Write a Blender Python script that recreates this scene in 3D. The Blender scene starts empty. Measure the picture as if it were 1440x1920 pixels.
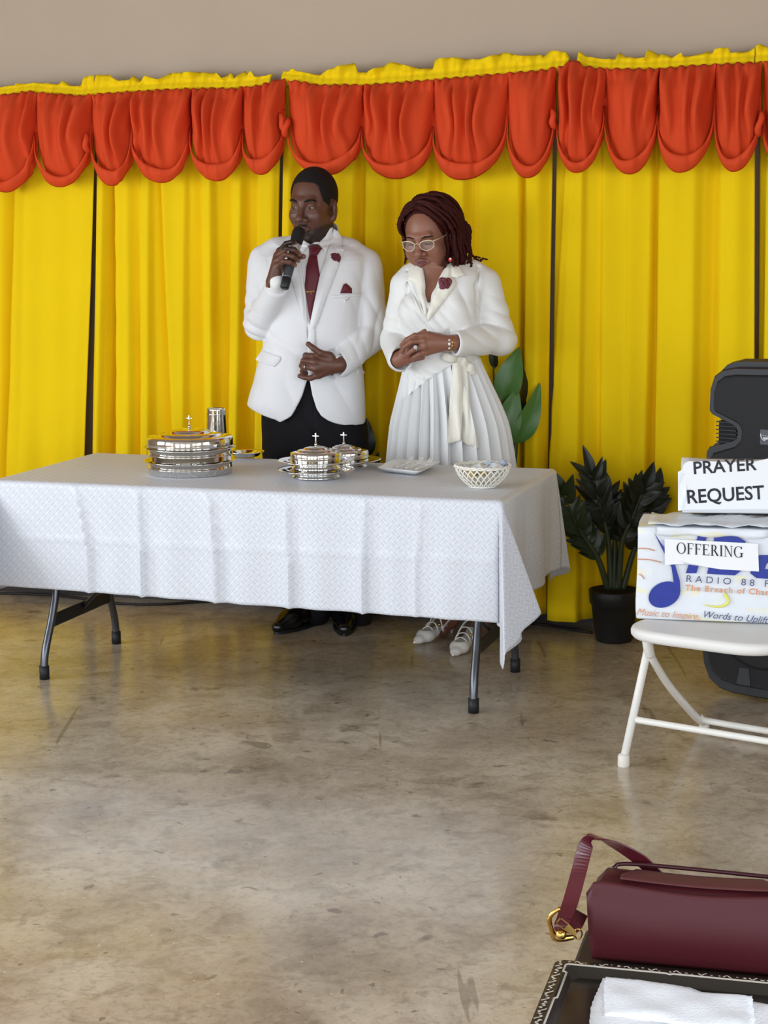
import bpy, bmesh, math, random
import numpy as np
from mathutils import Vector, Matrix, noise as mnoise
from mathutils.bvhtree import BVHTree
from mathutils.geometry import delaunay_2d_cdt

scene = bpy.context.scene
C = scene.collection
PI = math.pi

# ---------------------------------------------------------------- camera
F, CH, PT, RO = 3364.0, 1.634, .159, -.008
_fw = np.array([0, math.cos(PT), -math.sin(PT)]); _r0 = np.array([1.0, 0, 0]); _u0 = np.cross(_r0, _fw)
_rt = _r0*math.cos(RO)+_u0*math.sin(RO); _up = -_r0*math.sin(RO)+_u0*math.cos(RO)
cam = bpy.data.cameras.new('camera'); camo = bpy.data.objects.new('camera', cam); C.objects.link(camo)
cam.sensor_fit = 'VERTICAL'; cam.sensor_height = 24; cam.lens = F*24/1920; cam.clip_end = 200
camo.matrix_world = Matrix(((_rt[0], _up[0], -_fw[0], 0), (_rt[1], _up[1], -_fw[1], 0), (_rt[2], _up[2], -_fw[2], CH), (0, 0, 0, 1)))
scene.camera = camo

# ---------------------------------------------------------------- light
scene.view_settings.view_transform = 'Standard'; scene.view_settings.look = 'None'
scene.view_settings.gamma = 1; scene.view_settings.use_curve_mapping = False
scene.view_settings.exposure = 0.18
w = bpy.data.worlds.new('sky'); scene.world = w; w.use_nodes = True
bg = w.node_tree.nodes['Background']; bg.inputs[0].default_value = (.80, .90, 1, 1); bg.inputs[1].default_value = 1.1

# room frame: u along the back wall (to the right), n out of the wall towards the camera
WA = .28
U = np.array([math.cos(WA), -math.sin(WA), 0]); N = np.array([-math.sin(WA), -math.cos(WA), 0])
def ray(px, py): return _fw+_rt*((px-720)/F)-_up*((py-960)/F)
def at(px, py, Y): d = ray(px, py); t = Y/d[1]; return np.array([t*d[0], Y, CH+t*d[2]])
def onz(px, py, z=0.0): d = ray(px, py); t = (z-CH)/d[2]; return np.array([t*d[0], t*d[1], z])
W0 = onz(1060, 1163)
def wall(u, n, z): p = W0+U*u+N*n; return np.array([p[0], p[1], z])
def onwall(px, py, n):                                # pixel -> (u, z) on the plane n in front of the back wall
    d = ray(px, py); o = np.array([0, 0, CH]); pl = W0+N*n
    t = ((pl-o)@N)/(d@N); p = o+t*d
    return float((p-W0)@U), float(p[2])
def dist(p): return float((np.asarray(p)-np.array([0, 0, CH]))@_fw)   # depth of a point
ROOM_L, ROOM_R, ROOM_N, ROOM_H = -4.6, 3.6, 11.0, 3.5
def area(name, u, n, z, du, dz, face, watt, col=(.82, .91, 1)):
    l = bpy.data.lights.new(name, 'AREA'); l.shape = 'RECTANGLE'; l.size = du; l.size_y = dz; l.energy = watt; l.color = col
    o = bpy.data.objects.new(name, l); C.objects.link(o)
    p = wall(u, n, z); d = Vector(face)
    o.location = p; o.rotation_euler = d.to_track_quat('-Z', 'Z').to_euler(); return o
LW = [(3.4, 1.8), (6.0, 1.9), (8.6, 1.9)]             # openings in the side walls: (n, width)
for n, wd in LW:
    kl, kr = {3.4: (.62, .18), 6.0: (1.05, .9), 8.6: (1.2, 1.3)}[n]   # strength per opening; left set stronger for side light on the folds
    area('daylight', ROOM_L-.05, n, 1.75, wd, 2.1, U, 120*kl)
    area('daylight', ROOM_R+.05, n, 1.75, wd, 2.1, -U, 80*kr)
BW = [-3.0, -.5, 2.0]                                  # doorways behind the camera
for u in BW: area('daylight', u, ROOM_N+.05, 1.5, 1.9, 2.5, -N, 58)

# ---------------------------------------------------------------- helpers
def lin(r, g, b):
    f = lambda c: (c/255/12.92) if c <= 10 else ((c/255+.055)/1.055)**2.4
    return (f(r), f(g), f(b), 1)
def mat(name, col, rough=.6, metal=0, spec=.5, var=.0, vscale=8, bump=0, bscale=200, coat=0, sheen=0, trans=0, sub=0):
    m = bpy.data.materials.new(name); m.use_nodes = True; nt = m.node_tree; b = nt.nodes['Principled BSDF']
    b.inputs['Base Color'].default_value = col; b.inputs['Roughness'].default_value = rough; b.inputs['Metallic'].default_value = metal
    b.inputs['Specular IOR Level'].default_value = spec; b.inputs['Coat Weight'].default_value = coat; b.inputs['Coat Roughness'].default_value = .08
    b.inputs['Sheen Weight'].default_value = sheen; b.inputs['Transmission Weight'].default_value = trans
    if sub: b.inputs['Subsurface Weight'].default_value = sub; b.inputs['Subsurface Radius'].default_value = (.012, .006, .004); b.inputs['Subsurface Scale'].default_value = 1
    tc = nt.nodes.new('ShaderNodeTexCoord')
    if var:
        nz = nt.nodes.new('ShaderNodeTexNoise'); nz.inputs['Scale'].default_value = vscale; nz.inputs['Detail'].default_value = 6
        nt.links.new(tc.outputs['Object'], nz.inputs['Vector'])
        mx = nt.nodes.new('ShaderNodeMix'); mx.data_type = 'RGBA'
        mx.inputs[6].default_value = tuple(c*(1-var) for c in col[:3])+(1,); mx.inputs[7].default_value = tuple(min(1, c*(1+var)) for c in col[:3])+(1,)
        nt.links.new(nz.outputs['Fac'], mx.inputs[0]); nt.links.new(mx.outputs[2], b.inputs['Base Color'])
    if bump:
        nb = nt.nodes.new('ShaderNodeTexNoise'); nb.inputs['Scale'].default_value = bscale; nb.inputs['Detail'].default_value = 3
        nt.links.new(tc.outputs['Object'], nb.inputs['Vector'])
        bp = nt.nodes.new('ShaderNodeBump'); bp.inputs['Strength'].default_value = bump; bp.inputs['Distance'].default_value = .002
        nt.links.new(nb.outputs['Fac'], bp.inputs['Height']); nt.links.new(bp.outputs['Normal'], b.inputs['Normal'])
    return m
def mesh(name, V, Fc, m, parent=None, smooth=True, uv=None, col=None):
    me = bpy.data.meshes.new(name)
    V = np.asarray(V, float)
    me.from_pydata(V.tolist(), [], [tuple(int(i) for i in f) for f in Fc] if not isinstance(Fc, np.ndarray) else Fc.tolist())
    if smooth: me.polygons.foreach_set('use_smooth', [True]*len(me.polygons))
    if m is not None:
        for q in (m if isinstance(m, (list, tuple)) else [m]): me.materials.append(q)
    if uv is not None:
        l = me.uv_layers.new(name='UVMap'); idx = np.zeros(len(me.loops), int); me.loops.foreach_get('vertex_index', idx)
        l.data.foreach_set('uv', np.asarray(uv, float)[idx].ravel())
    if col is not None:
        a = me.color_attributes.new('tint', 'FLOAT_COLOR', 'POINT'); c4 = np.ones((len(V), 4)); c4[:, :3] = col; a.data.foreach_set('color', c4.ravel())
    me.update()
    o = bpy.data.objects.new(name, me); C.objects.link(o)
    if parent:                                         # vertices are in world space: only an Empty root carries an offset
        o.parent = parent
        if parent.type == 'EMPTY': o.matrix_parent_inverse = Matrix.Translation(-parent.location)
    return o
def tag(o, label=None, cat=None, group=None, kind=None):
    if label: o['label'] = label
    if cat: o['category'] = cat
    if group: o['group'] = group
    if kind: o['kind'] = kind
    return o
def thing(name, loc, label, cat, group=None):
    o = bpy.data.objects.new(name, None); o.empty_display_size = .05; C.objects.link(o); o.location = tuple(loc)
    return tag(o, label, cat, group)
def join(*parts):                                      # parts: (V, F) lists -> one V, F
    V = []; Fc = []; k = 0
    for v, f in parts:
        V += [tuple(p) for p in v]; Fc += [tuple(i+k for i in q) for q in f]; k += len(v)
    return V, Fc
def grid(nu, nv, fn, closed=False):
    V = [fn(i, j) for j in range(nv) for i in range(nu)]; Fc = []
    for j in range(nv-1):
        for i in range(nu if closed else nu-1):
            i2 = (i+1) % nu
            Fc.append((j*nu+i, j*nu+i2, (j+1)*nu+i2, (j+1)*nu+i))
    return V, Fc
def lathe(prof, seg=40, c=(0, 0, 0), cap=True):        # prof: (r, z)
    V, Fc = grid(seg, len(prof), lambda i, j: (c[0]+prof[j][0]*math.cos(2*PI*i/seg), c[1]+prof[j][0]*math.sin(2*PI*i/seg), c[2]+prof[j][1]), True)
    if cap:
        if prof[0][0] > 1e-6: Fc.append(tuple(range(seg))[::-1])
        if prof[-1][0] > 1e-6: Fc.append(tuple((len(prof)-1)*seg+i for i in range(seg)))
    return V, Fc
def spline(pts, n):                                    # Catmull-Rom resample
    P = np.asarray(pts, float)
    if len(P) < 3:
        t = np.linspace(0, 1, n)[:, None]; return P[0]*(1-t)+P[-1]*t
    Q = np.vstack([2*P[0]-P[1], P, 2*P[-1]-P[-2]]); out = []
    for s in np.linspace(0, len(P)-1-1e-9, n):
        i = int(s); t = s-i; a, b, c, d = Q[i:i+4]
        out.append(.5*((2*b)+(c-a)*t+(2*a-5*b+4*c-d)*t*t+(3*b-a-3*c+d)*t**3))
    return np.array(out)
def tube(pts, rad, seg=10, n=None, cap=True, flat=None):
    P = spline(pts, n) if n else np.asarray(pts, float)
    R = np.interp(np.linspace(0, 1, len(P)), np.linspace(0, 1, len(rad)), rad) if hasattr(rad, '__len__') else np.full(len(P), rad)
    T = np.gradient(P, axis=0); T /= np.linalg.norm(T, axis=1)[:, None]+1e-12
    a = np.array([0, 0, 1.]) if abs(T[0][2]) < .9 else np.array([1., 0, 0])
    if flat is not None: a = np.asarray(flat[0], float)
    V = []; x = None
    for p, t, r in zip(P, T, R):
        x = a-t*(a@t) if (x is None or flat is not None) else x-t*(x@t)
        x = x/(np.linalg.norm(x)+1e-12); y = np.cross(t, x)
        for i in range(seg):
            q = 2*PI*i/seg
            V.append(p+r*(x*math.cos(q)*(flat[1] if flat is not None else 1)+y*math.sin(q)))
    n_ = len(P); Fc = [(j*seg+i, j*seg+(i+1) % seg, (j+1)*seg+(i+1) % seg, (j+1)*seg+i) for j in range(n_-1) for i in range(seg)]
    if cap: Fc.append(tuple(range(seg))[::-1]); Fc.append(tuple((n_-1)*seg+i for i in range(seg)))
    return V, Fc
def box(c, s, R=None, bev=0):
    bm = bmesh.new(); bmesh.ops.create_cube(bm, size=1); bmesh.ops.scale(bm, vec=s, verts=bm.verts)
    if bev: bmesh.ops.bevel(bm, geom=bm.edges[:], offset=bev, segments=2, affect='EDGES', profile=.5)
    V = [np.array(v.co) for v in bm.verts]; Fc = [tuple(v.index for v in f.verts) for f in bm.faces]
    bm.verts.index_update(); Fc = [tuple(v.index for v in f.verts) for f in bm.faces]; bm.free()
    if R is not None: V = [R@v for v in V]
    return [v+np.asarray(c, float) for v in V], Fc
def rotz(a): c, s = math.cos(a), math.sin(a); return np.array([[c, -s, 0], [s, c, 0], [0, 0, 1.]])
def rotx(a): c, s = math.cos(a), math.sin(a); return np.array([[1., 0, 0], [0, c, -s], [0, s, c]])
def roty(a): c, s = math.cos(a), math.sin(a); return np.array([[c, 0, s], [0, 1., 0], [-s, 0, c]])
def solid(o, t, off=-1):
    md = o.modifiers.new('thickness', 'SOLIDIFY'); md.thickness = t; md.offset = off; return o
def sub(o, k=1): md = o.modifiers.new('smooth', 'SUBSURF'); md.levels = k; md.render_levels = k; return o

# ---------------------------------------------------------------- setting
M_floor = bpy.data.materials.new('polished_concrete'); M_floor.use_nodes = True
def _floor():
    nt = M_floor.node_tree; L = nt.links; b = nt.nodes['Principled BSDF']; tc = nt.nodes.new('ShaderNodeTexCoord')
    def nz(scale, detail, rough=.6, stretch=(1, 1, 1), dist=0):
        mp = nt.nodes.new('ShaderNodeMapping'); mp.inputs['Scale'].default_value = stretch; L.new(tc.outputs['Object'], mp.inputs['Vector'])
        n = nt.nodes.new('ShaderNodeTexNoise'); n.inputs['Scale'].default_value = scale; n.inputs['Detail'].default_value = detail; n.inputs['Roughness'].default_value = rough; n.inputs['Distortion'].default_value = dist
        L.new(mp.outputs[0], n.inputs['Vector']); return n.outputs['Fac']
    def ramp(fac, stops):
        r = nt.nodes.new('ShaderNodeValToRGB'); e = r.color_ramp.elements
        while len(e) < len(stops): e.new(.5)
        for k, (p, c) in zip(e, stops): k.position = p; k.color = c
        L.new(fac, r.inputs[0]); return r.outputs[0]
    def mix(a, bb, fac, mode='MIX', f=1.0):
        m = nt.nodes.new('ShaderNodeMix'); m.data_type = 'RGBA'; m.blend_type = mode
        L.new(a, m.inputs[6]); L.new(bb, m.inputs[7])
        if fac is None: m.inputs[0].default_value = f
        else: L.new(fac, m.inputs[0])
        return m.outputs[2]
    base = ramp(nz(2.2, 8, .62), [(.30, lin(160, 144, 123)), (.5, lin(189, 174, 153)), (.72, lin(213, 201, 182))])
    mid = ramp(nz(9, 10, .7, dist=.6), [(.34, (.62, .58, .54, 1)), (.5, (1, 1, 1, 1)), (.7, (1.12, 1.1, 1.08, 1))])
    c = mix(base, mid, None, 'MULTIPLY', .8)
    spots = ramp(nz(5.5, 6, .55, dist=.4), [(.64, (0, 0, 0, 1)), (.70, (1, 1, 1, 1))])
    dk = nt.nodes.new('ShaderNodeRGB'); dk.outputs[0].default_value = lin(92, 78, 64)
    sm = nt.nodes.new('ShaderNodeMath'); sm.operation = 'MULTIPLY'; sm.inputs[1].default_value = .55; L.new(spots, sm.inputs[0])
    c = mix(c, dk.outputs[0], sm.outputs[0])
    fine = ramp(nz(42, 8, .75, dist=.8), [(.36, (.70, .67, .63, 1)), (.5, (1, 1, 1, 1)), (.68, (1.10, 1.09, 1.07, 1))]); c = mix(c, fine, None, 'MULTIPLY', .75)
    chips = ramp(nz(19, 4, .5, dist=.5), [(.675, (0, 0, 0, 1)), (.70, (1, 1, 1, 1))]); cm = nt.nodes.new('ShaderNodeMath'); cm.operation = 'MULTIPLY'; cm.inputs[1].default_value = .6; L.new(chips, cm.inputs[0]); c = mix(c, dk.outputs[0], cm.outputs[0])
    specks = ramp(nz(70, 2, .4), [(.735, (0, 0, 0, 1)), (.76, (1, 1, 1, 1))])
    wt = nt.nodes.new('ShaderNodeRGB'); wt.outputs[0].default_value = lin(222, 214, 200)
    c = mix(c, wt.outputs[0], specks)
    scr = ramp(nz(14, 3, .5, (1, .07, 1), .2), [(.285, (1, 1, 1, 1)), (.305, (0, 0, 0, 1))])
    s2 = nt.nodes.new('ShaderNodeMath'); s2.operation = 'MULTIPLY'; s2.inputs[1].default_value = .45; L.new(scr, s2.inputs[0])
    c = mix(c, dk.outputs[0], s2.outputs[0])
    L.new(c, b.inputs['Base Color'])
    r = ramp(nz(6, 8, .65), [(.3, (.13, .13, .13, 1)), (.7, (.29, .29, .29, 1))]); L.new(r, b.inputs['Roughness'])
    b.inputs['Specular IOR Level'].default_value = .6
    bp = nt.nodes.new('ShaderNodeBump'); bp.inputs['Strength'].default_value = .12; bp.inputs['Distance'].default_value = .004
    L.new(nz(30, 6), bp.inputs['Height']); L.new(bp.outputs[0], b.inputs['Normal'])
_floor()
M_plaster = mat('wall_plaster', lin(186, 166, 146), .85, var=.05, vscale=3, bump=.25, bscale=60)
M_dark = mat('dark_brown_paint', lin(46, 34, 28), .5, var=.15)
M_wallb = mat('brown_wall_paint', lin(104, 82, 60), .7, var=.08)
M_ceil = mat('ceiling_paint', lin(158, 149, 138), .9, var=.03)

def quadbox(u0, u1, n0, n1, z0, z1):
    P = [wall(u, n, z) for z in (z0, z1) for (u, n) in ((u0, n0), (u1, n0), (u1, n1), (u0, n1))]
    return P, [(0, 1, 2, 3), (7, 6, 5, 4), (0, 4, 5, 1), (1, 5, 6, 2), (2, 6, 7, 3), (3, 7, 4, 0)]
def struct(name, parts, m): o = mesh(name, *join(*parts), m, smooth=False); o['kind'] = 'structure'; return o
struct('floor', [quadbox(ROOM_L-.2, ROOM_R+.2, -.2, ROOM_N+.2, -.1, 0)], M_floor)
struct('ceiling', [quadbox(ROOM_L-.2, ROOM_R+.2, -.2, ROOM_N+.2, ROOM_H, ROOM_H+.1)], M_ceil)
struct('wall_back', [quadbox(ROOM_L-.2, ROOM_R+.2, -.2, 0, 0, ROOM_H)], M_plaster)
def sidewall(name, u0, u1, ops, z0, z1, along='n'):
    parts = []; edges = [0.0]
    lim = ROOM_N if along == 'n' else None
    ops = sorted(ops); prev = 0.0 if along == 'n' else ROOM_L; end = ROOM_N if along == 'n' else ROOM_R
    Q = (lambda a, b, c, d: quadbox(u0, u1, a, b, c, d)) if along == 'n' else (lambda a, b, c, d: quadbox(a, b, u0, u1, c, d))
    for c, wd in ops:
        parts += [Q(prev, c-wd/2, 0, ROOM_H)]
        if z0 > 0: parts += [Q(c-wd/2, c+wd/2, 0, z0)]
        parts += [Q(c-wd/2, c+wd/2, z1, ROOM_H)]; prev = c+wd/2
    parts += [Q(prev, end, 0, ROOM_H)]
    struct(name, parts, M_plaster)
sidewall('wall_left', ROOM_L-.2, ROOM_L, LW, .7, 2.8)
sidewall('wall_right', ROOM_R, ROOM_R+.2, LW, .7, 2.8)
sidewall('wall_front', ROOM_N, ROOM_N+.2, [(u, 1.9) for u in BW], 0, 2.75, 'u')
struct('baseboard_back', [quadbox(ROOM_L, ROOM_R, 0, .02, 0, .075)], M_dark)

# ---------------------------------------------------------------- curtains
def cloth_mat(name, col, rough, weave=900, bump=.25, var=.05, sheen=.15, trans=.0):
    m = mat(name, col, rough, spec=.25, var=var, vscale=4, bump=bump, bscale=weave, sheen=sheen); return m
M_yellow = cloth_mat('yellow_cloth', lin(244, 206, 0), .85, sheen=0)
M_orange = cloth_mat('orange_cloth', lin(214, 70, 30), .8, sheen=0)
M_orange2 = cloth_mat('orange_hem_cloth', lin(214, 70, 30), .75, sheen=0)
M_rod = mat('rod_metal', lin(70, 62, 52), .4, .6)
def ss(x): return x*x*(3-2*x)
def lerp_knots(x, K):                                  # smooth fold profile through knots
    xs = [k[0] for k in K]
    if x <= xs[0]: return K[0][1]
    if x >= xs[-1]: return K[-1][1]
    i = max(j for j in range(len(xs)-1) if xs[j] <= x)
    t = (x-xs[i])/(xs[i+1]-xs[i]+1e-9); return K[i][1]+(K[i+1][1]-K[i][1])*ss(t)
def curtain(K, ztop, zbot, heading, label):
    # K: (pixel at y=350, pixel at y=850, depth)
    root = thing('curtain', wall((onwall(K[0][0], 350, .1)[0]+onwall(K[-1][0], 350, .1)[0])/2, .1, 0), label, 'curtain', None)
    ut = np.array([onwall(k[0], 350, .1)[0] for k in K]); ub = np.array([onwall(k[1], 850, .1)[0] for k in K]); dp = np.array([k[2] for k in K])
    zt0, zb0 = onwall(720, 350, .1)[1], onwall(720, 850, .1)[1]
    nz_ = 46; nu = max(60, int((ut[-1]-ut[0])/.006))
    rnd = random.Random(int(K[0][0])); ph = [rnd.uniform(0, 6) for _ in range(6)]
    V = []
    tops = ztop
    for j in range(nz_):
        s = j/(nz_-1)
        for i in range(nu):
            q = i/(nu-1)
            ku0 = ut[0]+(ut[-1]-ut[0])*q
            z = tops(ku0)*(1-s)+zbot(q)*s
            f = (zt0-z)/(zt0-zb0); kk = ut+(ub-ut)*max(-.3, min(1.5, f))
            u = kk[0]+(kk[-1]-kk[0])*q
            d = lerp_knots(u, list(zip(kk, dp)))
            am = min(1.25, .55+.5*max(0, f+.3)); n = .040+d*am*1.12
            n += .006*math.sin(u*23+ph[0]+z*1.3)+.004*math.sin(u*47+ph[1]-z*.8)+.003*math.sin(z*5+ph[2]+u*9)
            top = max(0, 1-s/.10)
            n = n*(1-top)+(.10+.012*math.sin(u*130+ph[3]))*top
            V.append(wall(u, max(n, .028), z))
    Fc = [(j*nu+i, (j+1)*nu+i, (j+1)*nu+i+1, j*nu+i+1) for j in range(nz_-1) for i in range(nu-1)]
    solid(mesh('drape', V, Fc, M_yellow, root), .004, 0)
    # gathered heading above the valance
    H = [(onwall(px, py, .12)) for px, py in heading]
    u0, u1 = H[0][0], H[-1][0]; nh = int((u1-u0)/.006)+2; V = []; rows = 9
    hu = [h[0] for h in H]; hz = [h[1] for h in H]
    for j in range(rows):
        for i in range(nh):
            u = u0+(u1-u0)*i/(nh-1); zt = float(np.interp(u, hu, hz)); zs = tops(u)-.005
            g = math.sin(u*190+2*math.sin(u*31))*.004+math.sin(u*87+ph[4])*.004
            t = j/(rows-1)
            zp = zs+.040                               # top of the rod pocket
            if t <= .5:
                a = t/.5; z = zs-.02+(zp-zs+.02)*a; n = .125+.030*math.sin(PI*min(1, a*.95+.03))+g*(1.1-.5*math.sin(PI*a))
            else:
                a = (t-.5)/.5; z = zp+max(.004, zt-zp)*a; n = .125+.012*(1-a)+a*(.018*math.sin(u*41+ph[5])+.012*math.sin(u*93+ph[1]))+g
            V.append(wall(u, max(.03, n), z))
    Fc = [(j*nh+i, j*nh+i+1, (j+1)*nh+i+1, (j+1)*nh+i) for j in range(rows-1) for i in range(nh-1)]
    solid(mesh('gathered_heading', V, Fc, M_yellow, root), .004, 0)
    return root
def seamline(pts):
    S = [onwall(px, py, .15) for px, py in pts]; a = [s[0] for s in S]; b = [s[1] for s in S]
    return lambda u: float(np.interp(u, a, b))
seam1 = seamline([(-200, 186), (0, 180), (58, 172), (150, 180), (240, 173), (350, 167), (450, 166), (495, 160), (527, 150)])
seam2 = seamline([(530, 151), (560, 152), (597, 160), (690, 160), (772, 154), (889, 144), (1025, 132), (1040, 128)])
seam3 = seamline([(1040, 130), (1062, 122), (1078, 112), (1095, 124), (1130, 130), (1230, 130), (1300, 124), (1420, 118)])
seam4 = seamline([(1418, 118), (1700, 106)])
ztop1 = lambda u: seam1(u)
bot = lambda z0, z1: (lambda q: z0+(z1-z0)*q)
KA = [(-260, -260, .03), (-200, -205, .11), (-140, -150, .03), (-90, -95, .10), (-40, -40, .045), (0, 0, .06), (24, 24, .015), (30, 30, .10), (60, 62, .125), (110, 110, .105), (150, 150, .11), (179, 172, .095)]
KB = [(187, 190, .10), (198, 199, .115), (205, 210, .085), (208, 213, .02), (213, 226, .02), (217, 231, .095), (240, 255, .11), (262, 272, .07), (267, 277, .105), (280, 287, .10), (291, 296, .055), (300, 330, .03), (306, 336, .095), (345, 352, .09), (354, 360, .06), (372, 390, .04), (380, 398, .10), (395, 410, .10), (406, 418, .05), (428, 433, .035), (438, 442, .10), (452, 455, .105), (462, 466, .04), (478, 480, .035), (488, 490, .105), (512, 512, .10), (526, 524, .08)]
KC = [(533, 533, .10), (545, 548, .12), (565, 565, .06), (580, 580, .11), (610, 612, .05), (630, 632, .11), (664, 664, .10), (672, 672, .03), (682, 684, .03), (690, 694, .11), (720, 722, .12), (740, 742, .04), (760, 765, .09), (800, 800, .10), (815, 818, .05), (835, 838, .10), (870, 873, .105), (885, 888, .06), (905, 905, .095), (940, 940, .10), (972, 975, .085), (980, 980, .02), (985, 985, .02), (990, 990, .105), (1010, 1010, .115), (1034, 1030, .06)]
KD = [(1040, 1036, .035), (1054, 1036.5, .04), (1061, 1038, .11), (1075, 1064, .13), (1093, 1090, .13), (1099, 1097, .085), (1126, 1125, .06), (1133, 1132, .085), (1172, 1172, .065), (1180, 1182, .08), (1220, 1212, .075), (1226, 1217, .02), (1232, 1228, .02), (1238, 1232, .085), (1270, 1270, .10), (1300, 1300, .10), (1322, 1310, .07), (1338, 1330, .05), (1346, 1342, .045), (1351, 1350, .095), (1380, 1380, .10), (1415, 1417, .08)]
KE = [(1423, 1421, .03), (1434, 1428, .03), (1440, 1434, .10), (1480, 1480, .11), (1500, 1500, .04), (1530, 1530, .10), (1580, 1580, .03), (1620, 1620, .10), (1680, 1680, .06)]
HD1a = [(-200, 172), (0, 168), (18, 165), (40, 166), (95, 166), (120, 152), (135, 166), (155, 165), (160, 145), (178, 141)]
HD1b = [(178, 141), (205, 140), (225, 152), (245, 150), (247, 142), (265, 155), (273, 142), (300, 150), (312, 138), (365, 135), (412, 138), (420, 148), (433, 136), (440, 148), (455, 133), (465, 142), (474, 133), (483, 148), (500, 152), (512, 153)]
HD2 = [(533, 147), (540, 143), (545, 130), (555, 130), (560, 142), (600, 140), (620, 130), (660, 118), (665, 119), (672, 136), (690, 136), (735, 116), (790, 130), (812, 127), (815, 112), (845, 108), (900, 112), (945, 98), (980, 106), (1015, 102), (1018, 108), (1030, 95), (1062, 98), (1068, 110)]
HD3 = [(1085, 115), (1120, 112), (1155, 112), (1158, 97), (1175, 108), (1212, 110), (1216, 93), (1235, 103), (1245, 102), (1260, 108), (1281, 99), (1282, 108), (1310, 103), (1325, 97), (1338, 99), (1340, 93), (1365, 89), (1370, 100), (1405, 96), (1416, 90)]
HD4 = [(1418, 88), (1425, 83), (1440, 90), (1500, 95), (1560, 84), (1680, 90)]
curtain(KA, seam1, bot(.095, .09), HD1a, 'yellow curtain panel at the far left, left of the dark gap')
curtain(KB, seam1, bot(.09, .07), HD1b, 'yellow pleated curtain panel behind the stack of large silver trays')
curtain(KC, seam2, bot(.06, .055), HD2, 'yellow curtain panel directly behind the man and the woman')
curtain(KD, seam3, bot(.045, .04), HD3, 'yellow curtain panel behind the dark potted plant, left of the speaker')
curtain(KE, seam4, bot(.05, .05), HD4, 'yellow curtain sliver at the right edge behind the speaker')

# ---------------------------------------------------------------- valances
def valance(pinch, bottoms, seam, label, seed, ties=()):
    rnd = random.Random(seed)
    PU = [onwall(px, py, .24) for px, py in pinch]; BU = [onwall(px, py, .26) for px, py in bottoms]
    root = thing('valance', wall((PU[0][0]+PU[-1][0])/2, .2, PU[0][1]), label, 'valance')
    V, Fc = [], []; bands = []
    nt_ = 34
    for k in range(len(bottoms)):
        (ua, za), (ub, zb), (um, zm) = PU[k], PU[k+1], BU[k]
        nu = 56; base = len(V)
        c = (um-ua)/(ub-ua)
        nf = max(4, int((ub-ua)/.034)); phs = [rnd.uniform(0, 6.28) for _ in range(4)]
        knots = []; x = 0; hi = rnd.random() < .5
        while x < 1: knots.append((x, (1 if hi else -1)*rnd.uniform(.25, 1))); hi = not hi; x += rnd.choice([.4, .6, .9, 1.3, 2.0])*rnd.uniform(.8, 1.2)/nf
        knots.append((1, -.6)); knots[0] = (0, -.6)
        low = []
        for i in range(nu):
            q = i/(nu-1); w = (q-c)/c if q < c else (q-c)/(1-c)
            s = max(0, 1-abs(w)**2.1)**.44
            zp = za+(zb-za)*q; low.append((ua+(ub-ua)*q, q, w, s, zp, zp+(zm-zp)*s))
        def vn(t, u, q, w, s, knots=knots, phs=phs, nf=nf):
            qq = q-.085*math.sin(2*PI*q)*math.exp(-((t-.5)/.22)**2)
            fo = lerp_knots(min(1, max(0, qq)), knots); fo = math.copysign(abs(fo)**.7, fo)
            grow = min(1, t*7)*(1-.80*ss(max(0, t-.35)/.65)*(1-abs(w)**3))
            n = .178+.012*min(1, t*5)+.085*s**.8*math.sin(PI*min(1, t**.9*.97))+.030*fo*grow+.009*math.sin(u*190+phs[1])*max(0, 1-t*5)
            n += .016*math.sin((abs(w)*1.1+t*.9)*9+phs[2])*max(0, t-.35)*abs(w)*grow*2
            pin = (abs(w)**5)*max(0, min(1, (t-.1)/.5)); n -= .045*pin
            return max(n, .174) if t > .12 else n
        for j in range(nt_):
            t = j/(nt_-1)
            for i, (u, q, w, s, zp, zl) in enumerate(low):
                zt = seam(u)+.004*math.sin(u*150+phs[0])
                band = .044*s**1.3
                z = zt+(zl+band*.30-zt)*t
                V.append(wall(u, vn(t, u, q, w, s), z))
        Fc += [(base+j*nu+i, base+(j+1)*nu+i, base+(j+1)*nu+i+1, base+j*nu+i+1) for j in range(nt_-1) for i in range(nu-1)]
        bv = []; nb = 8
        for j in range(nb):
            a = j/(nb-1)
            for i, (u, q, w, s, zp, zl) in enumerate(low):
                band = .042*s**1.2*(1+.35*math.sin(w*1.6+phs[1]))+.010
                zt = seam(u); tb = min(1, (zt-zl-band)/(zt-zl)); nb0 = vn(tb, u, q, w*.7, s)*.5+(.205+.05*s)*.5
                z = zl+band*(1-a)
                n = nb0+.012+.010*math.sin(PI*min(1, a*.9+.1))*s-.020*a*a*s+.004*math.sin(u*70+phs[0])*(1-a)
                bv.append(wall(u, n, z))
        bands.append((bv, [(j*nu+i, (j+1)*nu+i, (j+1)*nu+i+1, j*nu+i+1) for j in range(nb-1) for i in range(nu-1)]))
    solid(mesh('gathered_cloth', V, Fc, M_orange, root), .003, 0)
    for bv, bf in bands: solid(mesh('scalloped_hem', bv, bf, M_orange2, root), .005, 0)
    for (px, py, dx, ln) in ties:
        u, z = onwall(px, py, .24); pts = []
        for a in range(8):
            t = a/7; pts.append(wall(u+dx*t+.006*math.sin(t*6), .225+.022*math.sin(PI*t), z-ln*t))
        v, f = tube(pts, [.006, .012, .011, .014, .010], 10, flat=((U[0], U[1], 0), 1.0)); mesh('tie_strip', v, f, M_orange2, root)
    return root
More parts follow.
